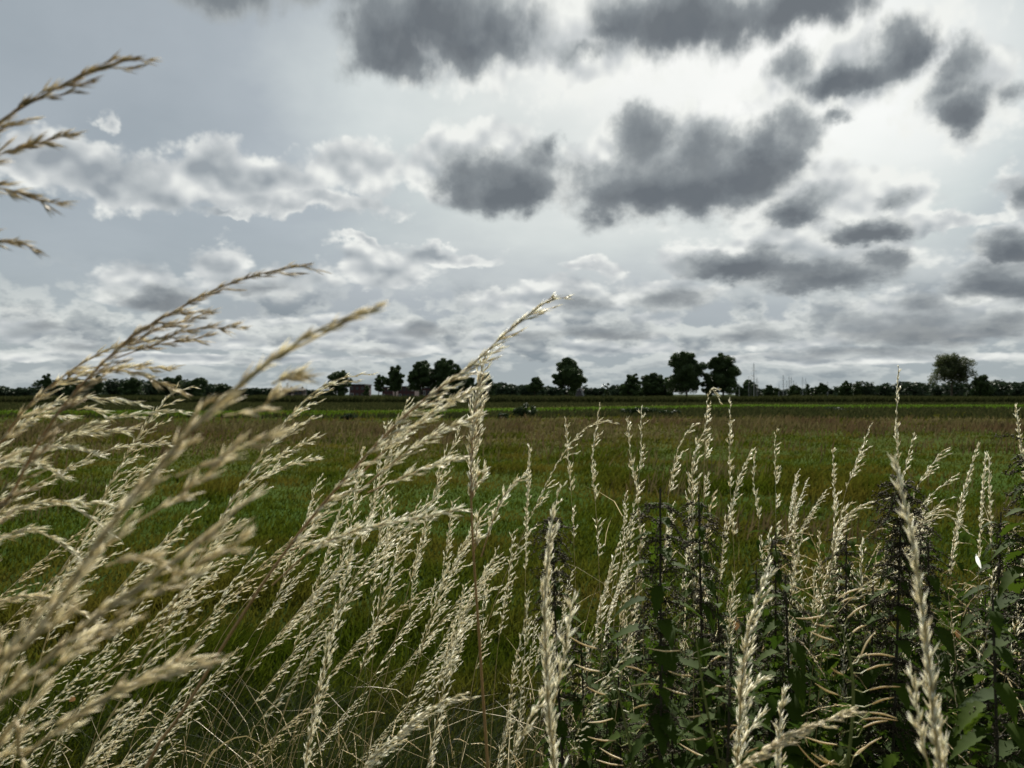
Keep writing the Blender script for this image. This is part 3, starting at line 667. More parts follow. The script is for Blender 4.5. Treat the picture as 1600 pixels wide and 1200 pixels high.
def mill(px, d):
    P = at(px, 616, d); zt = at(px, 607, d).z; root = thing('windmill', 'small dark windmill with crossed sails right of the tall solitary tree', 'windmill', (P.x, d, 0))
    S = Soup(); th8 = np.arange(9)*2*np.pi/8; n_ = 8
    rings = [(0, 2.2), (zt*.7, 1.5), (zt*.72, 1.75), (zt, .9), (zt+.7, .1)]
    v = [(math.cos(a)*r, math.sin(a)*r, z) for z, r in rings for a in th8[:8]]
    S.add(v, [(k*8+j, k*8+(j+1) % 8, k*8+8+(j+1) % 8, k*8+8+j) for k in range(4) for j in range(8)]); S.build('tower', M_roof, root, False)
    for k in range(4):
        a = .35+k*math.pi/2; dx_, dz_ = math.cos(a), math.sin(a); S = Soup(); tube(S, [(0, -2.1, zt), (dx_*1.8, -2.1, zt+dz_*1.8), (dx_*3.4, -2.1, zt+dz_*3.4)], .1, 4)
        px_, pz_ = -dz_*.5, dx_*.5; a0, a1 = 1.0, 3.3
        for off in (-2.12, -2.2):
            S.add([(dx_*a0, off, zt+dz_*a0), (dx_*a1, off, zt+dz_*a1), (dx_*a1+px_, off, zt+dz_*a1+pz_), (dx_*a0+px_, off, zt+dz_*a0+pz_)], [(0, 1, 2, 3)])
        S.build('sail', M_metal, root)
mill(906, 330)
# ---------------------------------------------------------------- tall dry grasses of the verge
def plume(S, path, hl, hw, step, spread, s0=0.0, mi=0, per=3, tint=None):
    """husks laid close along a path, pointing up it and a little outwards"""
    hl = hl*1.5; hw = hw*.74; step = step*2.15; spread = spread*.72
    P0, T0, ln = along(path, np.array([0., 1.])); n = max(2, int(ln*(1-s0)/step)); s = s0+(1-s0)*(np.arange(n)+rng.uniform(-.3, .3, n))/n
    P, T, _ = along(path, np.clip(s, 0, 1)); a, b = frames(T); O = []; D = []; Ls = []; Tn = []
    th = np.arange(n)*2.4+rng.uniform(-.6, .6, n); base = rng.uniform(.05, 1.0, n)
    for k in range(per):
        t2 = th+(k-1)*.9; out = np.cos(t2)[:, None]*a+np.sin(t2)[:, None]*b; sp = spread*rng.uniform(.35, 1.5, n)*(1+.3*(k == 2))
        O.append(P+T*(hl*.18*k)+out*hw*.5); D.append(unit(T+out*sp[:, None])); Ls.append(hl*rng.uniform(.7, 1.25, n)*(1-.3*np.clip(s, 0, 1)**3)); Tn.append(np.clip(base+rng.normal(0, .1, n), 0, 1))
    spindles(S, np.concatenate(O), np.concatenate(D), np.concatenate(Ls), hw, np.concatenate(Tn) if tint is None else tint, mi)
def stalk_meshes(axis, h0=.7, lb=.05, ang=22, wind=.5, hl=.0065, hw=.0007, nb=26, rs=.0014, gap=0, per=3, step=.0026, extra=(), droop=.15, fine=True, wdir=(1, 0, -.1), slim=1.0):
    """stem mesh and seed-head mesh round a 3D axis running from the root to the tip"""
    St = Soup(); Hd = Soup(); Ex = []; wdir = np.array(wdir); lb *= slim; ang *= .6+.4*slim
    n = len(axis); tt = np.linspace(0, 1, n); rad = rs*(1-.72*tt)
    tube(St, axis, rad, 5 if fine else 4, np.clip(.4+.3*np.sin(tt*9), 0, 1))
    for kn in (.22, .45, .62):                         # the joints of the culm
        if kn < h0: P, T, _ = along(axis, np.array([kn-.003, kn, kn+.003])); tube(St, P, [rs*.9, rs*1.35, rs*.9], 5, .1)
    s = h0+(1-h0)*np.linspace(0, 1, nb)**.92*.97; P, T, ln = along(axis, s); a, b = frames(T)
    tube(Hd, along(axis, np.linspace(h0, .995, 14))[0], rs*.42, 4, .5)
    for i in range(nb):
        u = (s[i]-h0)/(1-h0)
        if gap and (math.sin(i*gap+gap*3) > .35): continue
        for q in range(2 if u < .75 else 1):
            th_ = i*2.3+q*1.9+rng.uniform(-.5, .5); side = math.cos(th_)*a[i]+math.sin(th_)*b[i]; side = unit((side*(1-wind)+wdir*wind*1.3)[None])[0]
            L = lb*(.25+.95*math.sin(math.pi*min(1, (.12+.62*(1-u))))**1.2)*rng.uniform(.55, 1.1)*(1 if q == 0 else .6); A = R(ang)*rng.uniform(.5, 1.3)
            ts = np.linspace(0, 1, 6)[:, None]; d0 = T[i]*math.cos(A)+side*math.sin(A)
            pth = P[i]+ts*L*d0+(ts**2)*L*(wdir*wind*.45-np.array([0, 0, droop])); tube(St, pth, np.linspace(rs*.22, rs*.10, 6), 3, .6)
            plume(Hd, pth, hl, hw, step, .32, .22, per=per)
    P, T, _ = along(axis, np.linspace(h0+(1-h0)*.55, 1, 8)); plume(Hd, P, hl, hw, step*1.3, .32, 0, per=per)
    for e in extra:
        tube(St, e, np.linspace(rs*.45, rs*.15, len(e)), 4, .6); Hx = Soup(); Ex.append(Hx)
        _, _, le = along(e, np.array([0.])); m = max(4, int(le/.009)); Pe, Te, _ = along(e, np.linspace(.22, .97, m)); ea, eb = frames(Te)
        for i in range(m):
            th_ = i*2.4; side = math.cos(th_)*ea[i]+math.sin(th_)*eb[i]; L = le*.13*(1.1-.7*i/m)*rng.uniform(.6, 1.2); ts = np.linspace(0, 1, 4)[:, None]
            pth = Pe[i]+ts*L*(Te[i]*.93+side*.32); plume(Hx, pth, hl, hw, step, .3, 0, per=per)
        plume(Hx, e, hl, hw, step, .3, .2, per=per)
    return St, Hd, Ex
def tall(pts, d, label, cat='grass stalk', h0=.7, group=None, mats=('stem', 'seed'), dd=0.0, pull=.35, extra=(), leaf=0, **kw):
    """a stalk through the given points; it is rooted in the ground below its lowest one"""
    n = len(pts); P = [at(px, py, d+dd*i/n) for i, (px, py) in enumerate(pts)]
    dr = P[1]-P[0]; sl_ = dr.x/max(dr.z, .02); z = P[0].z
    if z > .02:
        rx = P[0].x-max(-.8, min(.8, sl_))*z*pull; root = Vector((rx, d-.02, 0)); mid = Vector((P[0].x-(P[0].x-rx)*.45-sl_*z*.08, d-.01, z*.52)); P = [root, mid]+P
    else: root = P[0].copy(); root.z = 0
    r = np.array(root); axis = spline([np.array(p)-r for p in P], 44); axis[:, 2] = np.maximum(axis[:, 2], -.03)
    ztop = len([0 for p in pts]); ln = np.linalg.norm(np.diff(axis, axis=0), axis=1).sum()
    ex = [spline([np.array(at(px, py, d+.01*(k+1)))-r for px, py in e], 12) for k, e in enumerate(extra)]
    St, Hd, Ex = stalk_meshes(axis, h0=h0, extra=ex, **kw)
    if leaf:
        q, T, _ = along(axis, np.array([leaf])); q = q[0]; s_ = rng.choice([-1, 1]); pts_ = spline([q, q+np.array([s_*.03, 0, .10]), q+np.array([s_*.10, .01, .15]), q+np.array([s_*.19, .02, .10])], 10); ribbon(St, pts_, .004, .5)
    o = thing('grass_stalk', label, cat, root, group); St.build('stem', MAT[mats[0]], o); Hd.build('seed_head', MAT[mats[1]], o)
    for Hx in Ex: Hx.build('seed_branch', MAT[mats[1]], o)
    return o
def ribbon(S, pts, w, tint=.5, mi=0, side=None):
    pts = np.asarray(pts); n = len(pts); T = unit(np.gradient(pts, axis=0)); a = unit(np.cross(T, np.array(side if side is not None else (0.1, 1, .2)))) ; ww = w*np.sin(np.linspace(.5, math.pi, n))[:, None]/2
    v = np.stack([pts-a*ww, pts+a*ww+np.array([0, 0, w*.12])], 1).reshape(-1, 3); i = np.arange(n-1)[:, None]*2; S.add(v, i+np.array([[0, 1, 3, 2]]), tint, mi)

big = dict(rs=.0017, hl=.0085, hw=.00095, nb=30, step=.0032)
GL = 'windblown seed heads close to the left'
tall([(-80,1240),(60,990),(190,800),(330,640),(450,545),(530,500),(596,480)], .42, 'largest soft-looking seed head, sweeping from the lower left corner up across the horizon', h0=.50, lb=.055, ang=9, wind=.2, droop=.02, group=GL, mats=('stem', 'seed_tan'), **big,
  extra=[[(275,745),(330,722),(370,700),(413,686)], [(165,885),(200,873),(243,874)], [(425,600),(442,592),(464,587)], [(215,815),(280,775),(345,722)], [(350,650),(400,640),(440,612)]])
tall([(-130,1270),(0,1100),(120,990),(230,905),(310,850),(395,775)], .42, 'second broad soft plume below the largest one, rising from the left edge', h0=.52, lb=.05, ang=9, wind=.2, droop=.02, group=GL, mats=('stem', 'seed_tan'), **big,
  extra=[[(180,960),(260,915),(330,872),(372,850)], [(60,1070),(140,1000),(200,975)]])
tall([(-60,1270),(40,1180),(150,1098),(240,1058),(340,1035)], .44, 'lowest soft plume at the bottom left, leaning far over to the right', h0=.5, lb=.035, ang=9, wind=.2, droop=.02, group=GL, mats=('stem', 'seed_tan'), **big, extra=[[(200,1075),(250,1045),(300,1028)]])
tall([(190,1300),(300,1090),(440,870),(560,725),(650,635),(735,572),(800,512),(866,462)], .74, 'long brown-stemmed stalk whose tip crosses the horizon in the middle, with white plumes below', h0=.79, lb=.035, ang=16, wind=.35, mats=('stem_brown', 'seed'), rs=.0020, hl=.008, hw=.0009, nb=26, step=.0030,
  extra=[[(560,745),(600,705),(645,668),(700,632),(756,600)], [(560,770),(620,718),(680,680),(742,652)], [(575,770),(620,750),(670,730),(714,716)], [(425,915),(490,858),(560,828),(640,812),(722,796)], [(455,860),(480,850),(510,848)]])
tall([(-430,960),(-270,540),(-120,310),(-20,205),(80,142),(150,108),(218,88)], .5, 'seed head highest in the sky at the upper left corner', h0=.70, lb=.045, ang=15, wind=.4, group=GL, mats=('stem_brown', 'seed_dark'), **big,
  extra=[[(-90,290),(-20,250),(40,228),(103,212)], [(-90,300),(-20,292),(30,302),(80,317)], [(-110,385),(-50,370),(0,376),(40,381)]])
tall([(-40,930),(20,770),(93,642),(192,538),(256,496),(330,455),(405,428),(484,413)], .62, 'thin stalk with a darker arching head against the clouds, left of the middle', h0=.76, lb=.034, ang=16, wind=.4, group=GL, mats=('stem_brown', 'seed_dark'), rs=.0014, hl=.008, hw=.0008, nb=26, step=.0034,
  extra=[[(200,540),(250,528),(310,514),(374,511)], [(230,520),(280,505),(320,490)], [(180,560),(240,540),(318,528)]])
tall([(-100,850),(-20,725),(37,642),(110,580),(165,548),(225,528)], .66, 'stalk crossing the thin one at the left horizon, its branches drooping right', h0=.78, lb=.03, ang=20, wind=.5, group=GL, mats=('stem_brown', 'seed_tan'), rs=.0013, hl=.008, hw=.0009, nb=16, step=.0032,
  extra=[[(120,604),(165,580),(210,582),(250,600),(277,610)], [(160,585),(200,573),(262,576)], [(100,600),(115,584),(136,586)]])
arch = dict(wind=.5, lb=.020, ang=13, rs=.0012, hl=.0088, hw=.00085, nb=18, step=.0036, group='drooping pale heads at the left edge', droop=.1)
tall([(-150,930),(-60,760),(20,672),(80,630),(150,622),(220,630)], .80, 'drooping pale head just under the horizon at the left', h0=.80, **arch, extra=[[(30,665),(70,648),(100,650)], [(120,640),(140,638),(160,645)]])
tall([(-160,980),(-40,815),(60,715),(120,672),(190,650),(285,640)], .82, 'drooping greenish-pale head, second below the left horizon', h0=.78, mats=('green_stem', 'seed'), **arch, extra=[[(90,680),(140,676),(200,672)]])
tall([(-150,900),(-60,765),(0,718),(50,700),(100,697),(152,708)], .78, 'bright drooping head touching the left edge below the greenish one', h0=.80, **arch)
tall([(-120,960),(0,800),(100,735),(180,700),(264,692)], .95, 'long drooping head reaching right towards the big soft plume', h0=.78, **arch)
tall([(-150,930),(-70,790),(-20,735),(40,722),(88,738)], .72, 'short bright drooping head at the left edge with its tip bent down', h0=.84, **arch)
tall([(-200,1030),(-80,860),(20,797),(90,784),(130,802),(167,828)], .78, 'bright head arching over and down above the long flat one at the left edge', h0=.80, **arch, extra=[[(60,795),(110,786),(165,786)]])
tall([(-160,1000),(-60,875),(10,836),(50,828),(90,846),(122,872)], .74, 'head with a strongly bent tip in the middle of the left edge', h0=.82, **arch)
tall([(-200,1130),(-80,990),(0,940),(60,932),(110,950),(150,970)], .72, 'tan drooping head low at the left edge beneath the others', h0=.80, mats=('stem', 'seed_tan'), **arch)
mid = dict(rs=.0013, hl=.0078, hw=.0008, step=.0033)
tall([(20,1030),(110,870),(180,742),(230,660),(277,604)], 1.1, 'straight slim pale stalk behind the drooping heads, ending at the left wood', h0=.70, lb=.05, ang=30, wind=.45, nb=26, **mid)
tall([(60,1040),(120,900),(165,800),(200,752),(236,722)], 1.2, 'slim pale stalk just right of the drooping heads, lower than the straight one', h0=.74, lb=.05, ang=32, wind=.5, nb=22, **mid)
tall([(90,1290),(220,1040),(330,838),(400,722),(460,642),(500,606),(543,587)], 1.0, 'full clean plume left of the middle, its branches combed to the right', h0=.60, lb=.066, ang=17, wind=.5, nb=30, group=None, **mid, extra=[[(405,735),(440,712),(470,695),(492,685)], [(390,770),(430,735),(492,716)]])
mids = [ # points, depth, h0, lb, ang, wind, nb, gap, label
 ([(300,1240),(400,1010),(465,850),(497,750)], 1.45, .78, .05, 22, .3, 24, 0, 'slim stalk with one narrow tip between the clean plume and the brown-stemmed stalk'),
 ([(440,1250),(520,1000),(575,820),(610,700),(636,627)], 1.45, .80, .05, 20, .3, 26, 0, 'slim tall stalk passing behind the white plumes, just left of them'),
 ([(400,1250),(480,1010),(540,850),(566,705)], 1.5, .80, .05, 22, .25, 24, 0, 'slim stalk with its tip a hand below the horizon, left of the white plumes'),
 ([(470,1250),(540,960),(580,790),(605,662)], 1.55, .82, .04, 20, .25, 22, 0, 'thin stalk second left of the white plumes'),
 ([(560,1250),(620,990),(668,810),(690,735),(716,678)], 1.35, .80, .06, 20, .25, 26, 0, 'slim stalk ending between the white plumes and the upright brown stem'),
 ([(610,1250),(660,1010),(710,880),(768,785)], 1.35, .76, .07, 24, .3, 28, 0, 'full stalk leaning right towards the upright brown stem, waist high'),
 ([(650,1250),(690,1050),(730,950),(775,865)], 1.4, .76, .07, 24, .3, 28, 0, 'lower full stalk touching the upright brown stem'),
 ([(380,1250),(450,1040),(500,900),(540,770)], 1.4, .76, .06, 24, .35, 26, 0, 'stalk in the middle of the left clump rising under the brown-stemmed one'),
 ([(500,1250),(560,1060),(610,900),(652,790)], 1.3, .76, .06, 24, .3, 26, 0, 'pale stalk in front of the long lowest white plume'),
 ([(470,1250),(505,1050),(540,900),(560,830)], 1.0, .66, .05, 16, .2, 36, 0, 'thick upright pale head at the bottom left of the middle'),
 ([(735,1090),(765,965),(815,840),(870,725),(915,668),(957,657)], 1.5, .60, .05, 30, .5, 26, 1.3, 'long oblique stalk right of the upright brown stem, its tip bent to the right'),
 ([(908,1250),(902,1000),(895,810),(888,722),(883,650)], 1.6, .80, .035, 22, .3, 24, .8, 'thin upright stalk left of the pair right of centre'),
 ([(945,1250),(940,1000),(932,810),(925,720),(938,628)], 1.55, .76, .045, 28, .35, 28, .7, 'tall upright stalk of the pair right of centre'),
 ([(818,1250),(820,1000),(822,830),(827,698)], 1.6, .80, .025, 16, .2, 26, 0, 'very slim upright stalk right of the upright brown stem'),
 ([(862,1260),(858,1050),(856,900),(862,820),(876,757)], 1.25, .66, .05, 20, .3, 30, 0, 'slender head behind the thick pale one in the bottom middle'),
 ([(1012,1250),(1005,1000),(998,800),(986,720),(980,655)], 1.5, .80, .035, 25, .3, 24, .7, 'upright stalk over the tallest nettle, left one of two'),
 ([(975,1250),(980,1000),(985,830),(1000,730),(1002,632)], 1.6, .78, .04, 30, .4, 22, 1.1, 'upright stalk over the tallest nettle with scattered tufts'),
 ([(1020,1250),(1030,1000),(1042,800),(1058,705),(1085,661)], 1.4, .78, .05, 25, .45, 26, .6, 'stalk above the tallest nettle leaning gently right'),
 ([(1100,1250),(1101,1000),(1099,800),(1102,680),(1106,620),(1114,607),(1123,624)], 1.5, .82, .035, 25, .5, 26, .9, 'tall stalk with a small hooked tip at the dark pair of trees'),
 ([(1085,1250),(1083,950),(1081,760),(1088,700),(1101,672)], 1.35, .76, .06, 24, .25, 32, 0, 'densest upright pale head right of the tallest nettle'),
 ([(1155,1250),(1152,1000),(1146,850),(1140,740),(1141,627)], 1.5, .80, .025, 22, .3, 26, .8, 'slim upright stalk right of the hooked one'),
 ([(1118,1250),(1125,900),(1148,770),(1174,703)], 1.45, .80, .035, 18, .3, 24, 0, 'pale leaning stalk between two upright ones right of the hooked one'),
 ([(1198,1250),(1193,960),(1186,810),(1178,760),(1179,707)], 1.6, .80, .025, 18, .2, 22, .8, 'slim upright stalk above the second nettle'),
 ([(1218,1250),(1216,950),(1212,800),(1211,674)], 1.7, .82, .03, 28, .5, 22, 1.2, 'thin lone stalk with a side tuft, right of the second nettle'),
 ([(1235,1250),(1238,950),(1240,850),(1243,745)], 1.6, .80, .025, 16, .2, 24, 0, 'thin upright stalk, shortest of its row right of the second nettle'),
 ([(1303,1250),(1305,950),(1304,800),(1301,704)], 1.6, .82, .025, 20, .3, 20, 1.0, 'thin stalk left of the combed head by the dark nettle top'),
 ([(1270,1250),(1290,950),(1316,790),(1338,722),(1363,658)], 1.4, .78, .055, 22, .45, 28, .5, 'combed head leaning right above the dark nettle top'),
 ([(1435,1250),(1428,950),(1412,800),(1402,700),(1401,640),(1404,571)], 1.5, .78, .03, 18, .2, 26, .7, 'tallest upright stalk on the right, its tip crossing the horizon'),
 ([(1420,1250),(1412,950),(1405,800),(1415,730),(1428,680)], 1.7, .84, .025, 25, .4, 18, 1.2, 'small tufted stalk beside the big near head on the right'),
 ([(1395,1250),(1400,1000),(1410,860),(1432,765),(1473,703)], 1.4, .78, .06, 24, .5, 28, .4, 'combed head leaning right behind the big near head'),
 ([(1380,1250),(1385,1000),(1400,870),(1440,790),(1490,745)], 1.5, .78, .05, 24, .45, 22, .7, 'lower thin combed head right of the big near head'),
 ([(1480,1250),(1482,960),(1496,810),(1527,697)], 1.5, .80, .035, 14, .3, 24, 0, 'slim leaning stalk left of the nettle at the right edge'),
 ([(1528,1250),(1528,950),(1532,820),(1540,711)], 1.5, .84, .02, 12, .2, 20, 0, 'thin spike close to the left of the nettle at the right edge'),
 ([(1556,1250),(1552,950),(1548,820),(1545,714)], 1.55, .86, .02, 12, .2, 18, 0, 'thinnest spike close to the nettle at the right edge'),
 ([(1625,1250),(1612,900),(1600,740),(1587,638)], 1.4, .86, .02, 12, .2, 20, 0, 'pale spike standing above the nettle at the right edge'),
 ([(1350,1000),(1390,900),(1425,830),(1465,797),(1513,832)], 1.45, .55, .06, 20, .5, 26, 0, 'bent-over dry head drooping among the nettles on the right'),
 ([(1250,1250),(1275,1000),(1290,880),(1330,800),(1400,775)], 1.5, .72, .06, 26, .5, 24, .6, 'head leaning far to the right at the left of the dark nettle top'),
]
for pts, d, h0, lb, ang, wind, nb, gap, lab in mids:
    tall(pts, d, lab, h0=h0, lb=lb, ang=ang, wind=wind, nb=nb, gap=gap, leaf=0, mats=('green_stem' if nb == 22 else 'stem', 'seed'), slim=(.8 if pts[0][0] < 800 else .62), rs=.0010, hl=.0064, hw=.00080, step=.0029, group='pale stalks along the verge')
tall([(766,1290),(752,1050),(739,850),(736,745),(741,650),(756,560)], 1.0, 'upright brown stem in the middle with a narrow ragged head crossing the horizon', h0=.87, lb=.035, ang=20, wind=.2, nb=34, gap=.0, mats=('stem_brown', 'seed'), rs=.0026, hl=.0075, hw=.0009, step=.0032,
  extra=[[(738,775),(744,750),(752,738)], [(740,760),(750,752),(757,736)], [(741,860),(746,848),(750,842)], [(742,850),(745,832),(746,815)], [(752,870),(775,800),(795,765),(818,745)]])
tall([(872,1300),(858,1120),(851,960),(856,870),(864,800)], .78, 'thick pale upright head in the bottom middle, closest of the upright ones', h0=.58, lb=.034, ang=11, wind=.2, nb=54, rs=.0018, hl=.0085, hw=.00085, step=.0034,
  extra=[[(858,1130),(880,1030),(895,940)], [(790,1205),(820,1140),(850,1085)]])
tall([(1480,1330),(1462,1150),(1445,985),(1430,870),(1412,780),(1397,711)], .62, 'big near pale head on the right, leaning left, thickest of the right half', h0=.62, lb=.019, ang=10, wind=.1, nb=62, rs=.0019, hl=.0080, hw=.00085, step=.0034,
  extra=[[(1458,1230),(1438,1140),(1428,1065)], [(1476,1240),(1474,1180),(1468,1120)]])
tall([(1150,1300),(1156,1110),(1165,1010),(1180,950),(1198,887)], .85, 'short bright head in front of the second nettle', h0=.74, lb=.035, ang=14, wind=.3, nb=34, rs=.0016, hl=.008, hw=.001, step=.003,
  extra=[[(1158,1110),(1170,1080),(1190,1062)], [(1155,1190),(1165,1150),(1188,1120)]])
tall([(1212,1310),(1215,1200),(1217,1140),(1224,1084)], .82, 'small bright spike at the bottom, right of the short bright head', h0=.84, lb=.02, ang=16, wind=.2, nb=24, rs=.0013, hl=.0075, hw=.001, step=.003)
tall([(1040,1340),(1140,1215),(1225,1155),(1290,1127),(1332,1109)], .72, 'head lying low and slanting right across the bottom of the nettles', h0=.80, lb=.022, ang=12, wind=.2, nb=34, rs=.0014, hl=.0075, hw=.001, step=.003, mats=('stem', 'seed_tan'))
tall([(480,1320),(560,1210),(620,1150),(675,1105),(722,1086)], .95, 'head slanting right low down in front of the upright brown stem', h0=.78, lb=.03, ang=14, wind=.3, nb=34, rs=.0014, hl=.0075, hw=.001, step=.003)

# repeats: a dozen stalks, each copied to its places with parts sharing their meshes
def proto(kind, seed):
    r = np.random.default_rng(seed); ln = 1.0
    if kind == 'lean': lean, tip, kw = r.uniform(.10, .22), r.uniform(.10, .22), dict(h0=r.uniform(.76, .83), lb=.055, ang=20, wind=.5, nb=17)
    else: lean, tip, kw = r.uniform(.0, .07), r.uniform(-.01, .07), dict(h0=r.uniform(.78, .84), lb=.04, ang=22, wind=.3, nb=22, gap=r.choice([0, 0, .8]))
    y = r.normal(0, .02, 3); axis = spline([(0, 0, 0), (lean*.2, y[0], .35), (lean*.75, y[1], .72), (lean+tip*.45, y[2], .9), (lean+tip, y[2], 1.0)], 26)
    St, Hd, _ = stalk_meshes(axis, rs=.0010, hl=.0068, hw=.0009, step=.0034, per=2, fine=False, slim=.72, **kw)
    if seed % 2: q = along(axis, np.array([.4]))[0][0]; ribbon(St, spline([q, q+np.array([.04, 0, .09]), q+np.array([.12, .01, .12]), q+np.array([.2, .02, .05])], 8), .004, .6)
    g = seed % 3
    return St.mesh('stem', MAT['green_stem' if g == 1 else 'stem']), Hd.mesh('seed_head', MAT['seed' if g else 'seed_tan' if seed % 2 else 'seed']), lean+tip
PL = [proto('lean', 100+k) for k in range(8)]; PU = [proto('up', 200+k) for k in range(7)]
GROUPS = {
 'a': 'pale dry grass stalk in the dense windblown clump at the lower left', 'b': 'pale dry grass stalk in the clump between the brown-stemmed stalk and the upright brown stem',
 'c': 'thin dry grass stalk standing among the nettles on the right', 'd': 'slim dry grass stalk between the upright brown stem and the tallest nettle', 'e': 'dry grass stalk low at the bottom left corner beneath the soft plumes'}
def place(key, protos, px, py, d, tilt=0.0):
    me1, me2, off = protos[rng.integers(len(protos))]; T = at(px, py, d); h = max(.25, T.z); s = h
    root = bpy.data.objects.new('grass_stalk', None); col.objects.link(root); root.location = (T.x-off*s*math.cos(tilt), d, 0); root.rotation_euler = (0, 0, tilt); root.scale = (s, s, s); root.empty_display_size = .1
    tag(root, GROUPS[key], 'grass stalk', GROUPS[key].replace('stalk', 'stalks', 1))
    for nm, me in (('stem', me1), ('seed_head', me2)):
        o = bpy.data.objects.new(nm, me); o.parent = root; col.objects.link(o)
U = rng.uniform
for k in range(18):
    px = U(60, 560); lo = 700+max(0, (330-px))*.5; place('a', PL, px, U(lo, 1120), U(1.05, 1.9), U(-.3, .3))
for k in range(22): place('b', PL if k % 3 else PU, U(540, 800), 760+340*U(0, 1)**1.2, U(1.1, 2.0), U(-.4, .4))
for k in range(74): place('c', PU if k % 4 else PL, U(960, 1640), 750+300*U(0, 1), U(1.3, 2.4), U(-1.2, 1.2))
for k in range(20): place('d', PU, U(800, 990), 760+340*U(0, 1), U(1.3, 2.1), U(-.6, .6))
for k in range(9): place('e', PL, U(-40, 330), U(900, 1160), U(.95, 1.4), U(-.3, .3))

# ---------------------------------------------------------------- nettles
def nettle_leaf(S, base, d, up, L, tint, mi=0, curl=.35):
    """toothed pointed leaf with a folded midrib, drooping towards its tip"""
    n = 13; d = unit(np.array(d)[None])[0]; sd = unit(np.cross(d, up)[None])[0]; nu = np.cross(sd, d); t = np.linspace(0, 1, n)
    w = L*.27*np.sin(np.pi*np.clip(t*.93+.05, 0, 1)**.75)*(1-.25*t); w = w*(1+.17*np.where(np.arange(n) % 2, 1, -1)); w[-1] = 0
    c = np.array(base)+d*(t*L)[:, None]+np.outer(-curl*L*t**2, nu)*1.0+np.array([0, 0, -1])*(L*.12*t**2)[:, None]
    l = c-sd*w[:, None]+nu*(w*.28)[:, None]; r_ = c+sd*w[:, None]+nu*(w*.28)[:, None]
    v = np.stack([l, c, r_], 1).reshape(-1, 3); i = np.arange(n-1)[:, None]*3
    S.add(v, np.concatenate([i+np.array([[0, 1, 4, 3]]), i+np.array([[1, 2, 5, 4]])]), tint, mi)
def nettle_meshes(h, r, catk=1.0, leafy=1.0, top_dense=False):
    St = Soup(); Lf = Soup(); Ct = Soup(); bend = r.uniform(-.06, .06)
    axis = spline([(0, 0, 0), (bend*.4, r.normal(0, .01), h*.4), (bend*.8, 0, h*.75), (bend, 0, h)], 20); tube(St, axis, np.linspace(.0042, .0014, len(axis)), 5, .4)
    z = .12*h; k = 0; bo = []; bd = []
    while z < h*.99:
        u = z/h; P, T, _ = along(axis, np.array([u])); P = P[0]; L = (.066*math.sin(math.pi*min(1, .25+.62*u))**.8*(1-.35*u)+.018)*r.uniform(.85, 1.15)*leafy*(1.08-.5*max(0, u-.82)/.18); ph = k*math.pi/2+r.uniform(-.35, .35)
        for q in (0, math.pi):
            el_ = r.uniform(.05, .45) if u < .9 else .9; a = ph+q; dv = np.array([math.cos(a)*math.cos(el_), math.sin(a)*math.cos(el_), math.sin(el_)]); pe = P+dv*L*.3
            tube(St, [P, P+dv*L*.15+np.array([0, 0, .003]), pe], .0008, 3, .5)
            nettle_leaf(Lf, pe, dv*np.array([1, 1, .3])-np.array([0, 0, r.uniform(.05, .55)]), np.array([0, 0, 1.]), L, np.clip(r.normal(.5, .25), 0, 1), curl=r.uniform(.1, .5))
            if u > .38 and catk:
                for s_ in range(int(5*catk) if top_dense else int(3*catk)):
                    a2_ = a+r.uniform(-1.1, 1.1); cl = r.uniform(.025, .055)*(1.15-.6*max(0, u-.6)); up_ = r.uniform(.1, .8); tt = np.linspace(0, 1, 6)[:, None]
                    c = P+tt*cl*np.array([math.cos(a2_), math.sin(a2_), up_])-np.array([0, 0, 1])*tt**2*cl*r.uniform(.4, 1.1); tube(Ct, c, .0006, 3, .3)
                    m = 26; q_, _, _ = along(c, r.uniform(.1, 1, m)); bo.append(q_+r.normal(0, .0022, (m, 3))); bd.append(unit(r.normal(size=(m, 3))+np.array([0, 0, -.3])))
        z += (.055 if u < .5 else .038 if u < .8 else .020)*r.uniform(.85, 1.15); k += 1
    if bo: bo = np.concatenate(bo); spindles(Ct, bo-np.concatenate(bd)*.0015, np.concatenate(bd), .0042, .0013, np.clip(r.normal(.45, .25, len(bo)), 0, 1))
    return St, Lf, Ct
def nettle(px, top, d, label, seed, group='tall dark nettles on the right', **kw):
    T = at(px, top, d); St, Lf, Ct = nettle_meshes(T.z, np.random.default_rng(seed), **kw); o = thing('nettle', label, 'nettle', (T.x, d, 0), group)
    St.build('stem', MAT['nettle_stem'], o); Lf.build('foliage', MAT['nettle'], o)
    if Ct.n: Ct.build('seed_clusters', MAT['catkin'], o)
nettle(1030, 762, 1.05, 'tallest and nearest nettle right of centre, with big drooping leaves low down', 1, catk=1.25, leafy=1.1)
nettle(1118, 772, 1.35, 'second nettle, right of the tallest one, with a bushy top', 2, catk=1.2, leafy=.9)
nettle(905, 792, 1.45, 'narrow dark nettle, leftmost of all, between pale stalks', 3, catk=1.4, leafy=.7)
nettle(1358, 742, 1.30, 'nettle with a dense black-looking column of seeds right of the middle', 4, catk=1.5, leafy=.75, top_dense=True)
nettle(1577, 680, 1.15, 'tall nettle at the right edge reaching highest of all', 5, catk=1.5, leafy=1.1)
nettle(1208, 832, 1.60, 'lower nettle between the second one and the seed pod plant', 6, catk=1.0)
nettle(1310, 835, 1.50, 'nettle left of the dense black column, a head lower', 7, catk=1.0)
nettle(1468, 850, 1.45, 'nettle behind the big near pale head, to its right', 8, catk=1.0, leafy=1.15)
nettle(1405, 800, 1.60, 'slim nettle between the dense black column and the big near head', 9, catk=1.2)
nettle(1520, 800, 1.55, 'bushy nettle standing behind the white petal', 10, catk=1.0, leafy=1.15)
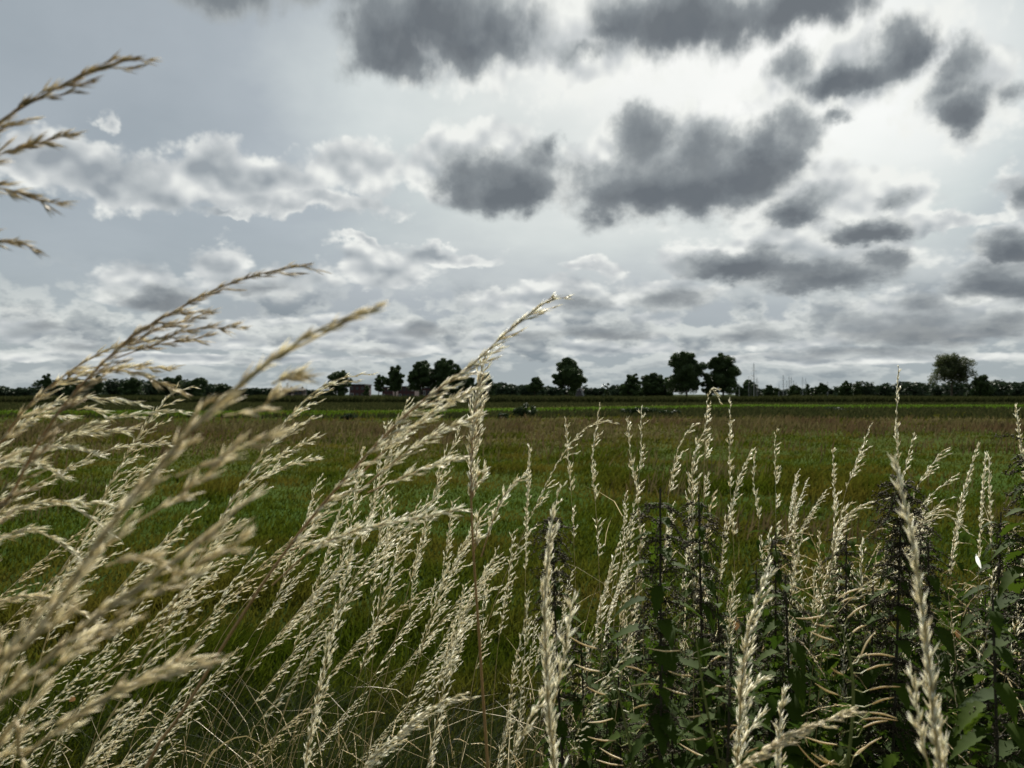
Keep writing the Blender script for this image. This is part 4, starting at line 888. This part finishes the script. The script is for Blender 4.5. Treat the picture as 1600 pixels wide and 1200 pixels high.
nettle(1268, 900, 1.35, 'leafy nettle behind the top of the seed pod plant', 11, catk=.6, leafy=1.2)
nettle(1590, 930, .95, 'near leafy nettle cut by the lower right corner', 12, catk=.6, leafy=1.1)
nettle(1085, 1010, .95, 'low near nettle at the bottom right of the tallest one', 13, catk=.6, leafy=1.1)
nettle(985, 1040, 1.0, 'low near nettle at the bottom left of the tallest one', 14, catk=.6, leafy=1.1)
NP = []
for k in range(6):
    St, Lf, Ct = nettle_meshes(1.0, np.random.default_rng(50+k), catk=.7+.2*(k % 3), leafy=1.1); NP.append((St.mesh('stem', MAT['nettle_stem']), Lf.mesh('foliage', MAT['nettle']), Ct.mesh('seed_clusters', MAT['catkin'])))
for k in range(62):
    px = U(930, 1660); py = 860+max(0, 1150-px)*.35+230*U(0, 1)**.8; d = U(1.35, 2.5); T = at(px, py, d); o = bpy.data.objects.new('nettle', None); col.objects.link(o); o.location = (T.x, d, 0); o.rotation_euler = (0, 0, U(0, 6.3)); s = T.z; o.scale = (s, s, s); o.empty_display_size = .1
    tag(o, 'dark nettle in the thicket filling the lower right behind the tall ones', 'nettle', 'nettles of the lower right thicket')
    for nm, me in zip(('stem', 'foliage', 'seed_clusters'), NP[k % 6]):
        c = bpy.data.objects.new(nm, me); c.parent = o; col.objects.link(c)

# ---------------------------------------------------------------- plants with dry pods
def pod_plant(pts, d, label, n, L=.036, flip=0, seed=1, pmin=.25):
    r = np.random.default_rng(seed); P = [at(x, y, d) for x, y in pts]; root = Vector((P[0].x+.02, d, 0)); q = np.array(root); axis = spline([np.zeros(3)]+[np.array(p)-q for p in P], 30)
    o = thing('pod_plant', label, 'pod plant', root, 'dry plants hung with seed pods'); St = Soup(); pods = []; tube(St, axis, np.linspace(.0026, .0009, len(axis)), 5, .3)
    A, T, _ = along(axis, np.linspace(pmin, .98, n)); pa, pd_, pl = [], [], []
    for i in range(n):
        sx = (-1 if (i+flip) % 2 else 1)*(1 if r.uniform() > .15 else -1); dv = unit(np.array([[sx, r.uniform(-.8, .8), r.uniform(-.1, .45)]]))[0]; l1 = r.uniform(.012, .022); m = A[i]+dv*l1*.6-np.array([0, 0, .003]); e = A[i]+dv*l1+np.array([0, 0, r.uniform(-.002, .006)])
        tube(St, [A[i], m, e], [.0007, .0006, .0006], 3, .9)
        dp = unit((dv+np.array([0, 0, r.uniform(-.25, .5)]))[None])[0]; ln = L*r.uniform(.6, 1.2); c = e+dp*ln*.5+np.cross(dp, [0, 1, 0])*ln*.06
        Pd = Soup(); pods.append(Pd); tube(Pd, spline([e, c, e+dp*ln], 6), np.array([.0006, .0009, .0010, .0010, .0008, .0003]), 5, r.uniform(.2, 1))
    St.build('stem', MAT['green_stem'], o); [q_.build('seed_pod', MAT['pod'], o) for q_ in pods]
pod_plant([(1320,1300),(1325,1200),(1333,1100),(1330,1040),(1318,990),(1300,960),(1278,915)], .9, 'dry plant hung with thin tan seed pods at the bottom right', 56, pmin=.55)
pod_plant([(1140,1300),(1125,1200),(1105,1110),(1095,1050),(1088,1000)], .95, 'dry pod plant at the foot of the tallest nettle, on its right', 40, seed=2, pmin=.55)
pod_plant([(1000,1300),(990,1200),(975,1120),(960,1060),(940,1000)], 1.0, 'dry pod plant at the foot of the tallest nettle, on its left', 34, seed=3, pmin=.55)
# a white petal-like leaf, dead leaves
def small_leaf(name, px, py, d, L, w, dirv, mat, label, cat):
    S = Soup(); dv = np.array(dirv, float); dv /= np.linalg.norm(dv); n = 8; t = np.linspace(0, 1, n); sd = unit(np.cross(dv, (0.2, 1, .1))[None])[0]; nn = np.cross(sd, dv)
    c = dv*(t*L)[:, None]+nn*(np.sin(t*3)*L*.08)[:, None]; ww = w*np.sin(np.pi*(t*.9+.06))
    v = np.stack([c-sd*ww[:, None]+nn*(ww*.5)[:, None], c, c+sd*ww[:, None]+nn*(ww*.5)[:, None]], 1).reshape(-1, 3); i = np.arange(n-1)[:, None]*3
    S.add(v, np.concatenate([i+np.array([[0, 1, 4, 3]]), i+np.array([[1, 2, 5, 4]])]), .5)
    o = S.build(name, MAT[mat]); o.location = at(px, py, d); tag(o, label, cat)
small_leaf('white_petal', 1533, 888, 1.2, .022, .0028, (-.35, 0, 1), 'white', 'small white petal-like leaf catching the light among the nettles at the right', 'petal')
small_leaf('dead_leaf', 1150, 985, 1.4, .020, .006, (.1, 0, 1), 'dead', 'brown dead leaf right of the tallest nettle', 'dead leaf')
small_leaf('dead_leaf', 1500, 1000, 1.4, .018, .005, (-.3, 0, 1), 'dead', 'small brown dead leaf right of the big near pale head', 'dead leaf')
small_leaf('dead_leaf', 108, 1096, 1.3, .012, .005, (.6, 0, .6), 'dead', 'tiny curled brown dead leaf low at the left', 'dead leaf')

# ---------------------------------------------------------------- undergrowth of the verge
n = 26000
x, y = rng.uniform(-2.6, 2.8, n), .75+2.6*rng.uniform(0, 1, n)**.8; c = clumpy(x, y, 2.2); keep = (np.abs(x) < y*.95+.15); x, y, c = x[keep], y[keep], c[keep]; n = len(x)
h = (.16+.36*c)*rng.uniform(.5, 1.35, n)*np.where(y > 2.6, .5, 1); S = Soup()
blades(S, np.stack([x, y, ground_z(x, y)-.01], 1), np.stack([rng.normal(.3, .45, n), rng.normal(0, .4, n)], 1), h, rng.uniform(.002, .0055, n), np.clip(c*.4+rng.normal(.25, .25, n), 0, 1))
tag(S.build('verge_grass', MAT['verge']), 'long dark green grass blades crowding the foot of the verge', 'grass', kind='stuff')
S = Soup(); n = 7000                                   # thin dry blades and stems lying every way
x = rng.uniform(-1.9, 2.4, n); y = .9+1.9*rng.uniform(0, 1, n); keep = (np.abs(x) < y*.9) & (rng.uniform(0, 1, n) < np.where(x > .1, .9, .18)); x, y = x[keep], y[keep]; n = len(x)
z = np.abs(rng.normal(0, .30, n))*np.where(x > .1, 1, .55); blades(S, np.stack([x, y, z], 1), rng.normal(0, .8, (n, 2)), rng.uniform(.08, .36, n)*np.where(x > .1, .62, .9), rng.uniform(.0012, .0028, n), np.clip(rng.normal(.5, .3, n), 0, 1))
for k in range(1800):
    xx = rng.uniform(.15, 2.1) if k % 5 else rng.uniform(-1.5, .3); yy = rng.uniform(1.15, 2.3)
    if abs(xx) > yy*.9: continue
    p0 = np.array([xx, yy, rng.uniform(.3, 1.02) if xx > .25*yy+.1 else rng.uniform(.1, .5)]); dv = unit(np.array([[rng.normal(.3, .8), rng.normal(0, .6), rng.normal(.15, .5)]]))[0]; L = rng.uniform(.03, .10)
    pth = np.array([p0+dv*L*t-np.array([0, 0, 1])*L*.4*t*t for t in np.linspace(0, 1, 4)]); tube(S, pth, .0005, 3, .7); plume(S, pth, .0062, .00085, .0036, .35, .1, per=2)
tag(S.build('dry_litter', MAT['straw_mess']), 'tangle of dry stems and fallen seed heads between the nettles', 'dry grass', kind='stuff')
S = Soup()
for k in range(3600):                                  # low leafy growth filling the shade on the right
    yy = rng.uniform(1.1, 2.7); xx = rng.uniform(.05, .95)*yy*.75+.0; zz = rng.uniform(.02, .92)*(1 if xx > .3*yy else .6)
    a = rng.uniform(0, 6.28); nettle_leaf(S, (xx, yy, zz), (math.cos(a), math.sin(a), rng.uniform(-.5, .3)), np.array([0, 0, 1.]), rng.uniform(.02, .06), float(np.clip(rng.normal(.5, .25), 0, 1)), curl=rng.uniform(.1, .5))
tag(S.build('leafy_undergrowth', MAT['under']), 'dark leafy growth filling the shade between the nettles', 'undergrowth', kind='stuff')
